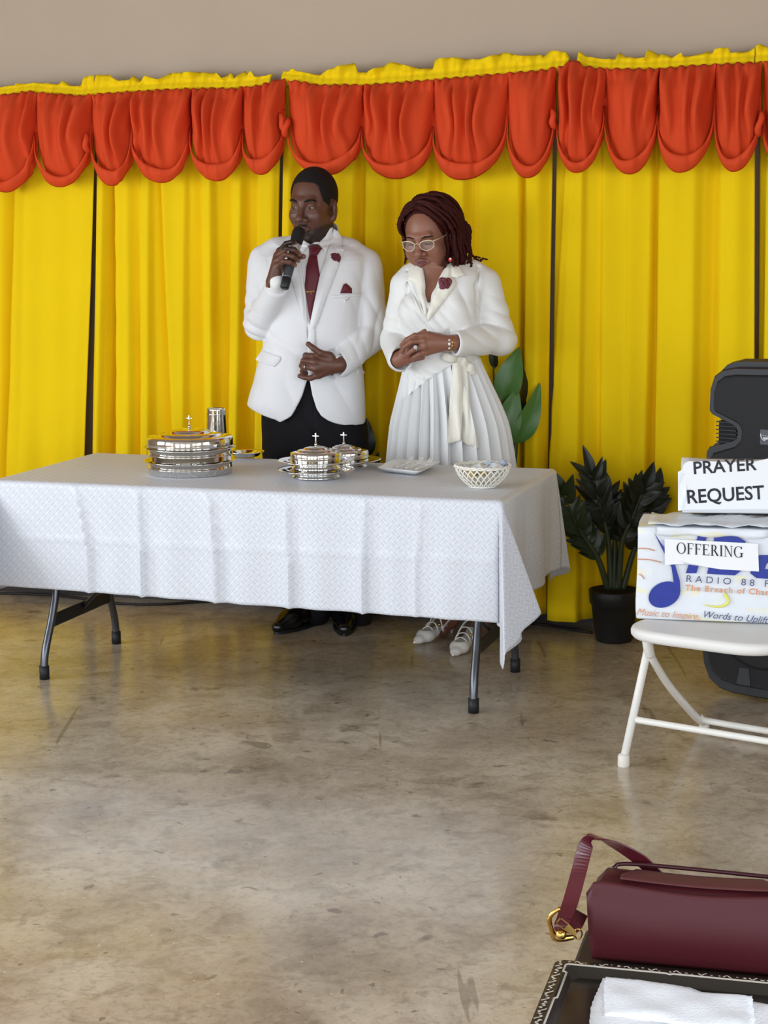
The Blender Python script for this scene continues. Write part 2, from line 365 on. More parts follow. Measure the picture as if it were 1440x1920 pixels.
valance([(-250, 268), (-150, 264), (-50, 262), (58, 251), (163, 247), (240, 241), (349, 241), (448, 245), (526, 228)],
        [(-200, 364), (-98, 362), (6, 360), (107, 350), (207, 348), (300, 342), (405, 339), (486, 327)], seam1,
        'long orange gathered valance at the upper left, left of the gap above the man', 3, [(158, 250, .012, .075), (522, 212, .03, .075)])
valance([(533, 234), (673, 240), (807, 240), (947, 220), (1036, 210)], [(609, 328), (741, 335), (862, 337), (986, 333)], seam2,
        'orange gathered valance above the man and the woman', 8, [(537, 222, -.005, .07), (1033, 205, .015, .07)])
valance([(1041, 226), (1131, 202), (1231, 207), (1338, 200), (1424, 210)], [(1078, 323), (1179, 326), (1272, 323), (1374, 321)], seam3,
        'orange gathered valance with four scallops at the upper right', 5, [(1426, 208, -.004, .09)])
valance([(1428, 222), (1530, 205), (1620, 205), (1700, 205)], [(1478, 320), (1575, 318), (1660, 318)], seam4,
        'sliver of orange valance at the right edge of the photo', 6)
for a, b, lb in (((-200, 182), (527, 156), 'dark curtain rod end at the gap between the left two valances'), ((531, 152), (1060, 128), 'dark curtain rod inside the heading above the couple'), ((1080, 124), (1700, 106), 'dark curtain rod inside the heading at the upper right')):
    (ua, za), (ub, zb) = onwall(*a, .13), onwall(*b, .13)
    o = mesh('curtain_rod', *tube([wall(ua, .10, za), wall(ub, .10, zb)], .007, 10), M_rod); tag(o, lb, 'curtain rod')

# ---------------------------------------------------------------- table and cloth
TX, TY, TYAW, TA, TB, TZ = -.384, 6.418, -.316, .925, .39, .745
TR = rotz(TYAW)
def tab(x, y, z): return TR@np.array([x, y, 0.0])+np.array([TX, TY, z])
def ontab(px, py, z=None):                             # pixel -> table-local x, y on the cloth top
    p = onz(px, py, TZ if z is None else z)-np.array([TX, TY, 0]); q = TR.T@p; return q[0], q[1]
M_steel = mat('grey_steel_tube', lin(96, 98, 104), .28, .85)
M_rubber = mat('black_rubber', lin(24, 24, 26), .6)
M_top = mat('grey_plastic_top', lin(190, 188, 182), .5, var=.03)
table = thing('folding_table', (TX, TY, 0), 'long folding table on curved grey steel legs under a white cloth', 'table')
mesh('tabletop', *box(tab(0, 0, TZ-.03), (TA*2-.02, TB*2-.02, .042), TR, .008), M_top, table, smooth=False)
for sx in (-1, 1):
    for sy in (-1, 1):
        pts = [tab(sx*.80, sy*.19, .71), tab(sx*.80, sy*.192, .45), tab(sx*.803, sy*.20, .32), tab(sx*.807, sy*.232, .215), tab(sx*.811, sy*.275, .12), tab(sx*.813, sy*.291, .06), tab(sx*.813, sy*.293, .004)]
        lg = mesh('leg', *tube(pts, .0145, 14, 40), M_steel, table)
        mesh('rubber_foot', *tube([tab(sx*.813, sy*.2925, .0), tab(sx*.813, sy*.2925, .05)], .0185, 14), M_rubber, lg)
    mesh('crossbar', *box(tab(sx*.806, 0, .205), (.012, .46, .048), TR, .004), mat('dark_steel_bar', lin(52, 54, 58), .45, .6), table, smooth=False)
    mesh('brace', *tube([tab(sx*.80, 0, .21), tab(sx*.30, 0, .70)], .008, 8), M_steel, table)

M_cloth = bpy.data.materials.new('white_damask'); M_cloth.use_nodes = True
def _damask():
    nt = M_cloth.node_tree; L = nt.links; b = nt.nodes['Principled BSDF']; uv = nt.nodes.new('ShaderNodeUVMap')
    def mp(rot, sc):
        m = nt.nodes.new('ShaderNodeMapping'); m.inputs['Rotation'].default_value = (0, 0, rot); m.inputs['Scale'].default_value = (sc, sc, sc); L.new(uv.outputs[0], m.inputs['Vector']); return m.outputs[0]
    def math_(op, a, bb=None):
        m = nt.nodes.new('ShaderNodeMath'); m.operation = op
        for i, v in enumerate((a, bb)):
            if v is None: continue
            if isinstance(v, (int, float)): m.inputs[i].default_value = v
            else: L.new(v, m.inputs[i])
        return m.outputs[0]
    sep = nt.nodes.new('ShaderNodeSeparateXYZ'); L.new(mp(PI/4, 1/.027), sep.inputs[0])
    fx = math_('FRACT', sep.outputs[0]); fy = math_('FRACT', sep.outputs[1])
    lx = math_('LESS_THAN', math_('ABSOLUTE', math_('SUBTRACT', fx, .5)), .05); ly = math_('LESS_THAN', math_('ABSOLUTE', math_('SUBTRACT', fy, .5)), .05)
    cx = math_('LESS_THAN', math_('MODULO', math_('ADD', math_('FLOOR', sep.outputs[0]), math_('FLOOR', sep.outputs[1])), 2), .5)
    line = math_('MAXIMUM', math_('MULTIPLY', lx, cx), math_('MULTIPLY', ly, math_('SUBTRACT', 1, cx)))
    dia = math_('LESS_THAN', math_('MAXIMUM', math_('ABSOLUTE', math_('SUBTRACT', fx, .5)), math_('ABSOLUTE', math_('SUBTRACT', fy, .5))), .27)
    mx = nt.nodes.new('ShaderNodeMix'); mx.data_type = 'RGBA'; mx.inputs[6].default_value = lin(214, 216, 223); mx.inputs[7].default_value = lin(202, 205, 214)  # sheen contrast of the weave is partly put into the base colour
    L.new(dia, mx.inputs[0])
    m2 = nt.nodes.new('ShaderNodeMix'); m2.data_type = 'RGBA'; L.new(mx.outputs[2], m2.inputs[6]); m2.inputs[7].default_value = lin(232, 234, 240); L.new(line, m2.inputs[0])
    L.new(m2.outputs[2], b.inputs['Base Color'])
    r = nt.nodes.new('ShaderNodeMapRange'); L.new(dia, r.inputs[0]); r.inputs[3].default_value = .42; r.inputs[4].default_value = .62; L.new(r.outputs[0], b.inputs['Roughness'])
    bp = nt.nodes.new('ShaderNodeBump'); bp.inputs['Strength'].default_value = .12; bp.inputs['Distance'].default_value = .001
    L.new(math_('ADD', line, math_('MULTIPLY', dia, -.4)), bp.inputs['Height'])
    nz = nt.nodes.new('ShaderNodeTexNoise'); nz.inputs['Scale'].default_value = 500; L.new(uv.outputs[0], nz.inputs['Vector'])
    b2 = nt.nodes.new('ShaderNodeBump'); b2.inputs['Strength'].default_value = .12; b2.inputs['Distance'].default_value = .001; L.new(nz.outputs['Fac'], b2.inputs['Height']); L.new(bp.outputs[0], b2.inputs['Normal'])
    L.new(b2.outputs[0], b.inputs['Normal']); b.inputs['Sheen Weight'].default_value = .1; b.inputs['Specular IOR Level'].default_value = .45
_damask()
def tablecloth():
    nx, ny = 300, 180
    a, b, R = TA, TB, .014
    def drop(e):
        if e <= 0: return 0, 0
        th = e/R
        return (R*math.sin(th), R*(1-math.cos(th))) if th < PI/2 else (R, R+(e-R*PI/2))
    # lateral excursion of the corner folds as a function of the angle from the long side to the short side
    def lat(phi, mode):
        t = phi/(PI/2)
        if mode == 'FR': K = [(0, 0, 0), (.13, -.02, -.03), (.28, .20, .12), (.42, .08, .32), (.5, .14, .46), (.62, .22, .30), (.82, .36, .05), (1, 0, 0)]
        elif mode == 'BR': K = [(0, 0, 0), (.25, -.03, .26), (.5, -.13, .42), (.76, .10, .20), (1, 0, 0)]
        elif mode == 'FL': K = [(0, 0, 0), (.2, -.05, .18), (.4, -.24, .46), (.5, -.30, .55), (.62, -.2, .45), (.82, .15, .15), (1, 0, 0)]
        else: K = [(0, 0, 0), (.3, .15, .25), (.55, .30, .15), (.8, .25, .02), (1, 0, 0)]
        # components: along outward x (short side normal), outward y (long side normal)
        return lerp_knots(t, [(k[0], k[1]) for k in K]), lerp_knots(t, [(k[0], k[2]) for k in K])
    creases = [ontab(px, 905, TZ)[0] for px in (150, 283, 428, 585, 742, 850)]
    camp = [.030, .032, .036, .026, .032, .016]; clean = [.05, .01, .03, .012, -.01, -.02]
    V, UV = [], []
    for j in range(ny):
        for i in range(nx):
            qx, qy = i/(nx-1)*2-1, j/(ny-1)*2-1
            dfr = .382+.034*(qx+1)/2                   # overhang grows to the right
            X = qx*(a+(.375 if qx > 0 else .42)); dy = dfr if qy < 0 else .36
            Y = qy*(b+dy)
            ex, ey = max(0, abs(X)-a), max(0, abs(Y)-b); sx, sy = (1 if X > 0 else -1), (1 if Y > 0 else -1)
            UV.append((X, Y))
            if ex == 0 and ey == 0:
                z = TZ+.0015*math.sin(X*7)*math.sin(Y*9)*.5
                V.append(tab(X, Y, z)); continue
            if ex > 0 and ey > 0:
                r = math.hypot(ex, ey); ph = math.atan2(ex, ey)      # 0 at the long side, 90 at the short side
                o, dn = drop(r); lx, ly = lat(ph, ('F' if sy < 0 else 'B')+('R' if sx > 0 else 'L'))
                g = max(0, r-.02); lx *= g; ly *= g
                m = math.hypot(lx, ly); dn2 = math.sqrt(max(1e-6, dn*dn-m*m)) if dn > m else dn*.5
                V.append(tab(sx*(a+o*math.sin(ph)+lx), sy*(b+o*math.cos(ph)+ly), TZ-dn2)); continue
            if ey > 0:
                o, dn = drop(ey); bl = min(1, dn/.25); y = b+o
                wv = 0
                if sy < 0:
                    for xc, ca, lean in zip(creases, camp, clean):
                        dx = X-(xc+lean*bl); ca = ca*(.35+.65*bl)
                        wv += ca*math.exp(-abs(dx)/.022)*(1 if dx < 0 else .55)
                        wv += .012*bl*math.exp(-((dx-.10)/.055)**2)-.006*bl*math.exp(-((dx-.03)/.02)**2)
                    wv += .004*math.exp(-abs(dn-.20)/.012)+.006*bl*math.sin(X*6+1)
                else: wv = .012*bl*math.sin(X*14)
                V.append(tab(X, sy*(y+max(0, wv*min(1, dn/.03))), TZ-dn)); continue
            o, dn = drop(ex); bl = min(1, dn/.25)
            wv = bl*(.018*math.sin(Y*16+.6)+.012)
            V.append(tab(sx*(a+o+max(0, wv)), Y, TZ-dn))
    Fc = [(j*nx+i, j*nx+i+1, (j+1)*nx+i+1, (j+1)*nx+i) for j in range(ny-1) for i in range(nx-1)]
    o = mesh('tablecloth', V, Fc, M_cloth, uv=UV); solid(o, .0025, 0)
    tag(o, 'white damask tablecloth with pressed creases hanging over the long table', 'tablecloth')
tablecloth()
# ---------------------------------------------------------------- smooth solid modelling
class Solid:
    def __init__(s): s.ops = []
    def add(s, fn, lo, hi, k=.01, op='u'): s.ops.append((fn, np.asarray(lo, float), np.asarray(hi, float), k, op)); return s
    def ev(s, P, lo=None, hi=None, pad=.03):
        d = np.full(len(P), .25)
        for fn, a, b, k, op in s.ops:
            if lo is not None and op != 'i' and (np.any(a-pad-2*k > hi) or np.any(b+pad+2*k < lo)): continue
            e = fn(P)
            if op == 'u':
                h = np.clip(.5+.5*(e-d)/k, 0, 1); d = e*(1-h)+d*h-k*h*(1-h)
            elif op == 's':
                h = np.clip(.5-.5*(-e-d)/k, 0, 1)  # smooth max(d, -e)
                d = -e*(1-h)+d*h+k*h*(1-h)
            elif op == 'i':
                h = np.clip(.5-.5*(e-d)/k, 0, 1); d = e*(1-h)+d*h+k*h*(1-h)
            elif op == 'd': d = d+e
        return d
    def mesh(s, h, bs=10, slack=1.25):
        us = [o for o in s.ops if o[4] == 'u']
        lo = np.min([o[1] for o in us], 0)-4*h; hi = np.max([o[2] for o in us], 0)+4*h
        nb = np.ceil((hi-lo)/(h*bs)).astype(int); B = h*bs
        g = np.stack(np.meshgrid(*[np.arange(n) for n in nb], indexing='ij'), -1).reshape(-1, 3)
        cen = lo+(g+.5)*B; keep = np.zeros(len(g), bool); r = .5*B*math.sqrt(3)*slack
        # coarse occupancy, in slabs so that the culling works
        for ix in range(nb[0]):
            for iz in range(0, nb[2], 4):
                mk = np.where((g[:, 0] == ix) & (g[:, 2] >= iz) & (g[:, 2] < iz+4))[0]
                if len(mk) == 0: continue
                c = cen[mk]; keep[mk] = np.abs(s.ev(c, c.min(0)-B, c.max(0)+B, .06)) < r+.004
        o1 = np.stack(np.meshgrid(*[np.arange(bs+1)]*3, indexing='ij'), -1).reshape(-1, 3)
        M = nb*bs+3; vk, vp, qk = [], [], []
        e3 = np.eye(3, dtype=int)
        for b in g[keep]:
            base = b*bs; l = lo+base*h; P = l+o1*h
            D = s.ev(P, l, l+B).reshape(bs+1, bs+1, bs+1)
            if D.min() > 0 or D.max() < 0: continue
            S = D < 0; cnt = np.zeros((bs,)*3, int); acc = np.zeros((bs, bs, bs, 3))
            for ax in range(3):
                sl0 = [slice(None)]*3; sl1 = [slice(None)]*3; sl0[ax] = slice(0, bs); sl1[ax] = slice(1, bs+1)
                d0, d1 = D[tuple(sl0)], D[tuple(sl1)]; cr = S[tuple(sl0)] != S[tuple(sl1)]
                t = np.where(cr, d0/np.where(cr, d0-d1, 1), 0)
                o2 = [a for a in range(3) if a != ax]
                for da in (0, 1):
                    for db in (0, 1):
                        q = [slice(0, bs)]*3; q[o2[0]] = slice(da, da+bs); q[o2[1]] = slice(db, db+bs)
                        c_ = cr[tuple(q)]; cnt += c_
                        acc[..., ax] += np.where(c_, t[tuple(q)], 0); acc[..., o2[0]] += c_*da; acc[..., o2[1]] += c_*db
                # quads for edges whose low corner lies in the core of this block
                q = [slice(0, bs)]*3; cc = cr[tuple(q)]; I = np.argwhere(cc)
                if len(I):
                    G = I+base; inside = S[tuple(q)][cc]
                    a1, a2 = e3[o2[0]], e3[o2[1]]
                    K = np.stack([G-a1-a2, G-a2, G, G-a1], 1)+1
                    kk = (K[..., 0]*M[1]+K[..., 1])*M[2]+K[..., 2]
                    flip = (inside if ax != 1 else ~inside)
                    kk[~flip] = kk[~flip][:, ::-1]; qk.append(kk)
            ac = np.argwhere(cnt > 0); G = ac+base+1
            vk.append((G[:, 0]*M[1]+G[:, 1])*M[2]+G[:, 2])
            ii = tuple(ac.T); vp.append(lo+(base+ac+acc[ii]/cnt[ii][:, None])*h)
        vk = np.concatenate(vk); vp = np.concatenate(vp); qk = np.concatenate(qk)
        od = np.argsort(vk); vk = vk[od]; vp = vp[od]
        ix = np.searchsorted(vk, qk); ix = np.clip(ix, 0, len(vk)-1); ok = np.all(vk[ix] == qk, 1)
        return vp, ix[ok]
def frame(R=None, c=(0, 0, 0), s=1.0):
    R = np.eye(3) if R is None else R; c = np.asarray(c, float); sv = np.ones(3)*s if not hasattr(s, '__len__') else np.asarray(s, float)
    return R, c, sv
IDF = frame()
def _to(P, fr): R, c, s = fr; return ((P-c)@R)/s
def _bb(pts, fr):
    R, c, s = fr; Q = (np.asarray(pts)*s)@R.T+c; return Q.min(0), Q.max(0)
def ell(S, c, r, k=.01, op='u', fr=IDF, R=None):
    c = np.asarray(c, float); r = np.asarray(r, float); RR = np.eye(3) if R is None else R; ms = float(np.min(fr[2]))
    def fn(P):
        q = (_to(P, fr)-c)@RR; k0 = np.linalg.norm(q/r, axis=1); k1 = np.linalg.norm(q/(r*r), axis=1)+1e-9
        return k0*(k0-1)/k1*ms
    m = r.max() if R is not None else r
    cor = [c+np.array([a, b, d])*m for a in (-1, 1) for b in (-1, 1) for d in (-1, 1)]
    return S.add(fn, *_bb(cor, fr), k, op)
def cone(S, a, b, ra, rb, k=.01, op='u', fr=IDF, flat=None):
    a = np.asarray(a, float); b = np.asarray(b, float); ab = b-a; L2 = ab@ab+1e-12; ms = float(np.min(fr[2]))
    def fn(P):
        q = _to(P, fr)-a; t = np.clip(q@ab/L2, 0, 1); v = q-t[:, None]*ab
        if flat is not None:
            n_, f_ = flat; n_ = np.asarray(n_, float)/np.linalg.norm(n_); v = v+np.outer(v@n_, n_)*(1/f_-1)
        return (np.linalg.norm(v, axis=1)-(ra+(rb-ra)*t))*ms
    m = max(ra, rb); cor = [p+np.array([x, y, z])*m for p in (a, b) for x in (-1, 1) for y in (-1, 1) for z in (-1, 1)]
    return S.add(fn, *_bb(cor, fr), k, op)
def chain(S, pts, rad, k=.008, fr=IDF, k0=None, op='u', flat=None):
    for i in range(len(pts)-1): cone(S, pts[i], pts[i+1], rad[i], rad[i+1], k0 if (i == 0 and k0) else k, op, fr, flat)
    return S
def loft(S, rows, k=.02, op='u', n=2.3, zpad=0, off=0):
    # rows: (z, xc, yc, rx, ry), any order; a rounded trunk along z
    A = np.array(sorted([tuple(map(float, r)) for r in rows]), float)
    def fn(P):
        z = np.clip(P[:, 2], A[0, 0], A[-1, 0])
        f = [np.interp(z, A[:, 0], A[:, i]) for i in range(1, 5)]
        rx, ry = f[2]+off, f[3]+off
        qx, qy = np.abs(P[:, 0]-f[0])/rx, np.abs(P[:, 1]-f[1])/ry
        q = (qx**n+qy**n)**(1/n)+1e-9
        d = (q-1)*np.hypot(P[:, 0]-f[0], P[:, 1]-f[1])/q
        d = np.where(q < .15, -np.minimum(rx, ry)*(1-q), d)
        return np.maximum(d, np.maximum(P[:, 2]-A[-1, 0], A[0, 0]-P[:, 2]))
    lo = (np.min(A[:, 1]-A[:, 3])-off, np.min(A[:, 2]-A[:, 4])-off, A[0, 0]); hi = (np.max(A[:, 1]+A[:, 3])+off, np.max(A[:, 2]+A[:, 4])+off, A[-1, 0])
    return S.add(fn, lo, hi, k, op)
def smoothrows(rows, n=40):
    A = np.array(sorted([tuple(map(float, r)) for r in rows]), float); z = np.linspace(A[0, 0], A[-1, 0], n)
    # monotone-ish smoothing: interpolate then blur
    B = np.stack([z]+[np.interp(z, A[:, 0], A[:, i]) for i in range(1, 5)], 1)
    for _ in range(3): B[1:-1, 1:] = .25*B[:-2, 1:]+.5*B[1:-1, 1:]+.25*B[2:, 1:]
    return B
WORLD_INF = (np.array([-9, -9, -9.]), np.array([9, 9, 9.]))
def build(S, name, h, m, parent, tint=None, blur=0):
    V, Q = S.mesh(h)
    if blur:
        E = np.vstack([Q[:, [0, 1]], Q[:, [1, 2]], Q[:, [2, 3]], Q[:, [3, 0]]]); E = np.vstack([E, E[:, ::-1]])
        for _ in range(blur):
            acc = np.zeros_like(V); np.add.at(acc, E[:, 0], V[E[:, 1]]); c = np.bincount(E[:, 0], minlength=len(V))[:, None]
            V = .5*V+.5*acc/np.maximum(c, 1)
    return mesh(name, V, Q, m, parent, col=None if tint is None else tint(V))
def bvh(*objs):
    V, Fc = [], []; k = 0
    for o in objs:
        V += [v.co.copy() for v in o.data.vertices]; Fc += [tuple(i+k for i in p.vertices) for p in o.data.polygons]; k = len(V)
    return BVHTree.FromPolygons(V, Fc)
def inpoly(p, poly):
    x, y = p; c = False; j = len(poly)-1
    for i in range(len(poly)):
        xi, yi = poly[i]; xj, yj = poly[j]
        if (yi > y) != (yj > y) and x < (xj-xi)*(y-yi)/(yj-yi+1e-12)+xi: c = not c
        j = i
    return c
def seg_d(p, poly):
    P = np.asarray(poly, float); A = P; B = np.roll(P, -1, 0); ab = B-A; q = np.asarray(p)-A
    t = np.clip((q*ab).sum(1)/((ab*ab).sum(1)+1e-9), 0, 1); return float(np.min(np.linalg.norm(q-ab*t[:, None], axis=1)))
def patch(name, poly, tree, m, parent, off=.004, thick=.003, step=3.0, puff=0, pw=8, curve=True, Y0=7.0, blur=2, extra=None):
    """A cloth piece cut to an outline (pixels of the photograph) and laid on the garment below it."""
    pts = []
    for i in range(len(poly)):
        a, b = np.array(poly[i], float), np.array(poly[(i+1) % len(poly)], float); n = max(1, int(np.linalg.norm(b-a)/step))
        for t in range(n): pts.append(tuple(a+(b-a)*t/n))
    nb = len(pts); xs = [p[0] for p in pts]; ys = [p[1] for p in pts]
    yy = min(ys)+step/2; row = 0
    inner = []
    while yy < max(ys):
        xx = min(xs)+(step/2 if row % 2 else 0)
        while xx < max(xs):
            if inpoly((xx, yy), pts) and seg_d((xx, yy), pts) > step*.55: inner.append((xx, yy))
            xx += step
        yy += step*.87; row += 1
    allp = pts+inner
    r = delaunay_2d_cdt([Vector(p) for p in allp], [(i, (i+1) % nb) for i in range(nb)], [list(range(nb))], 1, 1e-4)
    vc, fc = r[0], r[2]
    D = []; o = np.array([0, 0, CH])
    for v in vc:
        d = ray(v[0], v[1]); d = d/np.linalg.norm(d); hit = tree.ray_cast(Vector(o), Vector(d)); D.append(hit[3] if hit[0] is not None else None)
    good = [d for d in D if d is not None]; med = sorted(good)[len(good)//2] if good else Y0
    D = [None if (d is None or abs(d-med) > .12) else d for d in D]
    nbr = [set() for _ in vc]
    for f in fc:
        for a in range(len(f)): nbr[f[a]].add(f[(a+1) % len(f)]); nbr[f[(a+1) % len(f)]].add(f[a])
    for _ in range(60):
        if all(d is not None for d in D): break
        D2 = list(D)
        for i in range(len(D)):
            if D[i] is None:
                k_ = [D[j] for j in nbr[i] if D[j] is not None]
                if k_: D2[i] = sum(k_)/len(k_)
        D = D2
    D = np.array([med if d is None else d for d in D])
    for _ in range(blur): D = np.array([.5*D[i]+.5*np.mean([D[j] for j in nbr[i]]) if nbr[i] else D[i] for i in range(len(D))])
    Fv, Bv = [], []
    for v, d in zip(vc, D):
        dd = ray(v[0], v[1]); dd = dd/np.linalg.norm(dd); e = seg_d(v, pts)
        pf = off+puff*ss(min(1, e/pw))+(extra(v[0], v[1]) if extra else 0)
        Fv.append(o+dd*(d-pf)); Bv.append(o+dd*(d-pf+thick))
    n = len(vc); faces = []
    from collections import Counter
    cnt = Counter()
    for f in fc:
        for a in range(len(f)): cnt[(f[a], f[(a+1) % len(f)])] += 1
    def up(f):
        A, B, Cc = Fv[f[0]], Fv[f[1]], Fv[f[2]]; return np.cross(B-A, Cc-A)@_fw < 0
    for f in fc:
        f = list(f); ff = f if up(f) else f[::-1]; faces.append(ff); faces.append([i+n for i in ff[::-1]])
        for a in range(len(ff)):
            p, q = ff[a], ff[(a+1) % len(ff)]
            if cnt[(p, q)]+cnt[(q, p)] == 1: faces.append([q, p, p+n, q+n])
    return mesh(name, Fv+Bv, faces, m, parent)

# ---------------------------------------------------------------- skin and heads
def skin_mat(name, base):
    m = mat(name, base, .42, spec=.45, bump=.12, bscale=420, sub=.06); nt = m.node_tree; b = nt.nodes['Principled BSDF']
    a = nt.nodes.new('ShaderNodeVertexColor'); a.layer_name = 'tint'; nz = nt.nodes.new('ShaderNodeTexNoise'); nz.inputs['Scale'].default_value = 55
    mx = nt.nodes.new('ShaderNodeMix'); mx.data_type = 'RGBA'; mx.blend_type = 'MULTIPLY'; mx.inputs[0].default_value = .25
    nt.links.new(a.outputs['Color'], mx.inputs[6]); nt.links.new(nz.outputs['Color'], mx.inputs[7])
    m2 = nt.nodes.new('ShaderNodeMix'); m2.data_type = 'RGBA'; m2.inputs[0].default_value = .75
    nt.links.new(a.outputs['Color'], m2.inputs[6]); nt.links.new(mx.outputs[2], m2.inputs[7]); nt.links.new(a.outputs['Color'], b.inputs['Base Color']); return m
def head(S, fr, man):
    e = lambda *a, **k: ell(S, *a, fr=fr, **k)
    c = lambda *a, **k: cone(S, *a, fr=fr, **k)
    e((0, .012, .035), (.074, .095, .086), k=.02)
    e((0, -.030, -.028), (.063, .056, .085), k=.03)
    jw = .046 if man else .043
    for s in (-1, 1):
        c((s*jw, .004, -.058), (0, -.056, -.100), .027, .023, k=.025)
        e((s*.040, -.062, -.030), (.019, .018, .020), k=.025)         # cheek
        c((s*.036, -.078, .020), (s*.006, -.084, .017), .010, .010, k=.016)
    e((0, -.070, -.102), (.022, .020, .018), k=.02)                   # chin
    for s in (-1, 1):
        e((s*.032, -.100, -.003), (.018, .022, .0125), k=.014, op='s')  # sockets
        e((s*.032, -.071, -.003), (.0165, .0150, .0145), k=.004)       # lids
    nw = .0185 if man else .0175
    c((0, -.084, .010), (0, -.104, -.032), .0085, .012, k=.014)
    e((0, -.108, -.039), (.0135, .0125, .0110), k=.009)
    for s in (-1, 1):
        e((s*nw, -.094, -.042), (.0095, .0115, .0085), k=.007)
        e((s*.009, -.108, -.0515), (.0045, .006, .003), k=.003, op='s')
    if not man:
        e((0, -.066, -.112), (.024, .021, .019), k=.02)
        for s in (-1, 1): e((s*.040, -.046, -.058), (.024, .028, .030), k=.03)
    lp = 1.0 if man else 1.05
    for s in (-1, 1):
        c((s*.024, -.082, -.071), (s*.006, -.0965, -.0655), .0055, .0075*lp, k=.006)
        c((s*.022, -.082, -.073), (0, -.0955, -.0785), .0055, .0085*lp, k=.006)
    c((-.022, -.092, -.0722), (.022, -.092, -.0722), .0012, .0012, k=.004, op='s')
    e((0, -.104, -.0722), (.021, .008, .0022), k=.003, op='s')
    for s in (-1, 1):
        R = rotz(s*.35)@rotx(.15)
        e((s*.0755, .016, -.012), (.0100, .021, .033), k=.006, R=R)
        e((s*.0900, .010, -.008), (.0055, .0125, .019), k=.005, op='s', R=R)
        e((s*.074, .008, -.040), (.008, .010, .011), k=.008)
        if man: e((s*.032, -.092, -.003), (.0125, .016, .0037), k=.002, op='s')
        else: e((s*.032, -.092, -.010), (.0135, .012, .0012), k=.002, op='s')
def head_local(V, fr): return _to(V, fr)
def sph(c, r, ns=28, nr=18, R=None, col=None):
    V = []; Fc = []
    for j in range(nr+1):
        th = PI*j/nr
        for i in range(ns): V.append(np.array([math.sin(th)*math.cos(2*PI*i/ns), math.sin(th)*math.sin(2*PI*i/ns), math.cos(th)]))
    Fc = [(j*ns+i, (j+1)*ns+i, (j+1)*ns+(i+1) % ns, j*ns+(i+1) % ns) for j in range(nr) for i in range(ns)]
    return np.array(V)*r+np.asarray(c), Fc, np.array(V)
M_eye = bpy.data.materials.new('eye'); M_eye.use_nodes = True
def _eye():
    nt = M_eye.node_tree; b = nt.nodes['Principled BSDF']; a = nt.nodes.new('ShaderNodeVertexColor'); a.layer_name = 'tint'
    nt.links.new(a.outputs[0], b.inputs['Base Color']); b.inputs['Roughness'].default_value = .3; b.inputs['Specular IOR Level'].default_value = .3
_eye()
def eyes(fr, gaze, parent):
    R, c, s = fr
    for sx in (-1, 1):
        V, Fc, D = sph((sx*.032, -.0715, -.003), .0128)
        g = np.asarray(gaze, float); g /= np.linalg.norm(g); dot = D@g
        col = np.where((dot > .985)[:, None], np.array([.004, .003, .003]), np.where((dot > .80)[:, None], np.array([.030, .014, .008]), np.array([.27, .24, .22])))
        W = (V*s)@R.T+c; mesh('eye', W, Fc, M_eye, parent, col=col)
def fingers(S, wrist, P, joints, rad, wr=.026, fr=IDF, thumb=None, k=.009, tr=.0125):
    """palm fanned from the wrist to the knuckles, each finger its own bent chain"""
    for j in joints:
        cone(S, wrist, j[0], wr*.72, rad*1.28, k=.012)
    for a, b in zip(joints[:-1], joints[1:]): cone(S, a[0], b[0], rad*1.22, rad*1.18, k=.008)
    for j in joints:
        n = len(j); chain(S, j, [rad*1.12]+[rad*(1.02-.2*i/(n-1)) for i in range(1, n)], k=.0035, k0=.006)
    if thumb is not None:
        n = len(thumb); chain(S, thumb, [tr*1.5]+[tr*(1.08-.25*i/(n-1)) for i in range(1, n)], k=.005, k0=.012)
# ---------------------------------------------------------------- the man
YM = 7.19
def M(px, py, dy=0.0): return at(px, py, YM+dy)
def rows_px(rows, Y, cy=0.0): # (py, xl, xr, ry[, dy])
    out = []
    for r in rows:
        a, b = at(r[1], r[0], Y), at(r[2], r[0], Y); out.append((a[2], (a[0]+b[0])/2, Y+cy+(r[4] if len(r) > 4 else 0), (b[0]-a[0])/2, r[3]))
    return smoothrows(out)
def cutfn(rows, Y, ymax, k=1.0):                       # opening bounded left and right per height
    A = np.array(sorted([(at(r[1], r[0], Y)[2], at(r[1], r[0], Y)[0], at(r[2], r[0], Y)[0]) for r in rows]))
    def fn(P):
        z = P[:, 2]; xl = np.interp(z, A[:, 0], A[:, 1]); xr = np.interp(z, A[:, 0], A[:, 2])
        return np.maximum.reduce([xl-P[:, 0], P[:, 0]-xr, P[:, 1]-ymax, A[0, 0]-z])*.8
    return fn, (A[:, 1].min(), 0, A[0, 0]-.05), (A[:, 2].max(), ymax, A[-1, 0]+.3)
M_skin_m = skin_mat('dark_brown_skin', lin(98, 62, 48))
M_hair_m = mat('black_hair', lin(20, 16, 15), .75, spec=.3, bump=.9, bscale=350)
M_jacket = mat('white_jacket_cloth', lin(232, 231, 233), .8, spec=.2, bump=.35, bscale=700, sheen=.15, var=.015)
M_shirt = mat('white_shirt_cloth', lin(236, 235, 234), .7, spec=.25, bump=.15, bscale=900)
M_burg = mat('burgundy_satin', lin(96, 18, 34), .5, spec=.4, bump=.2, bscale=800, sheen=.1)
M_trous = mat('black_trouser_cloth', lin(24, 22, 27), .8, spec=.2, bump=.25, bscale=700)
M_shoe = mat('black_leather', lin(16, 15, 16), .22, spec=.6)
M_gold = mat('gold_metal', lin(205, 165, 90), .25, 1)
M_silver = mat('silver_metal', lin(205, 205, 208), .15, 1)
M_black = mat('black_plastic', lin(22, 22, 24), .45)
M_white = mat('white_pearl', lin(238, 236, 230), .3)

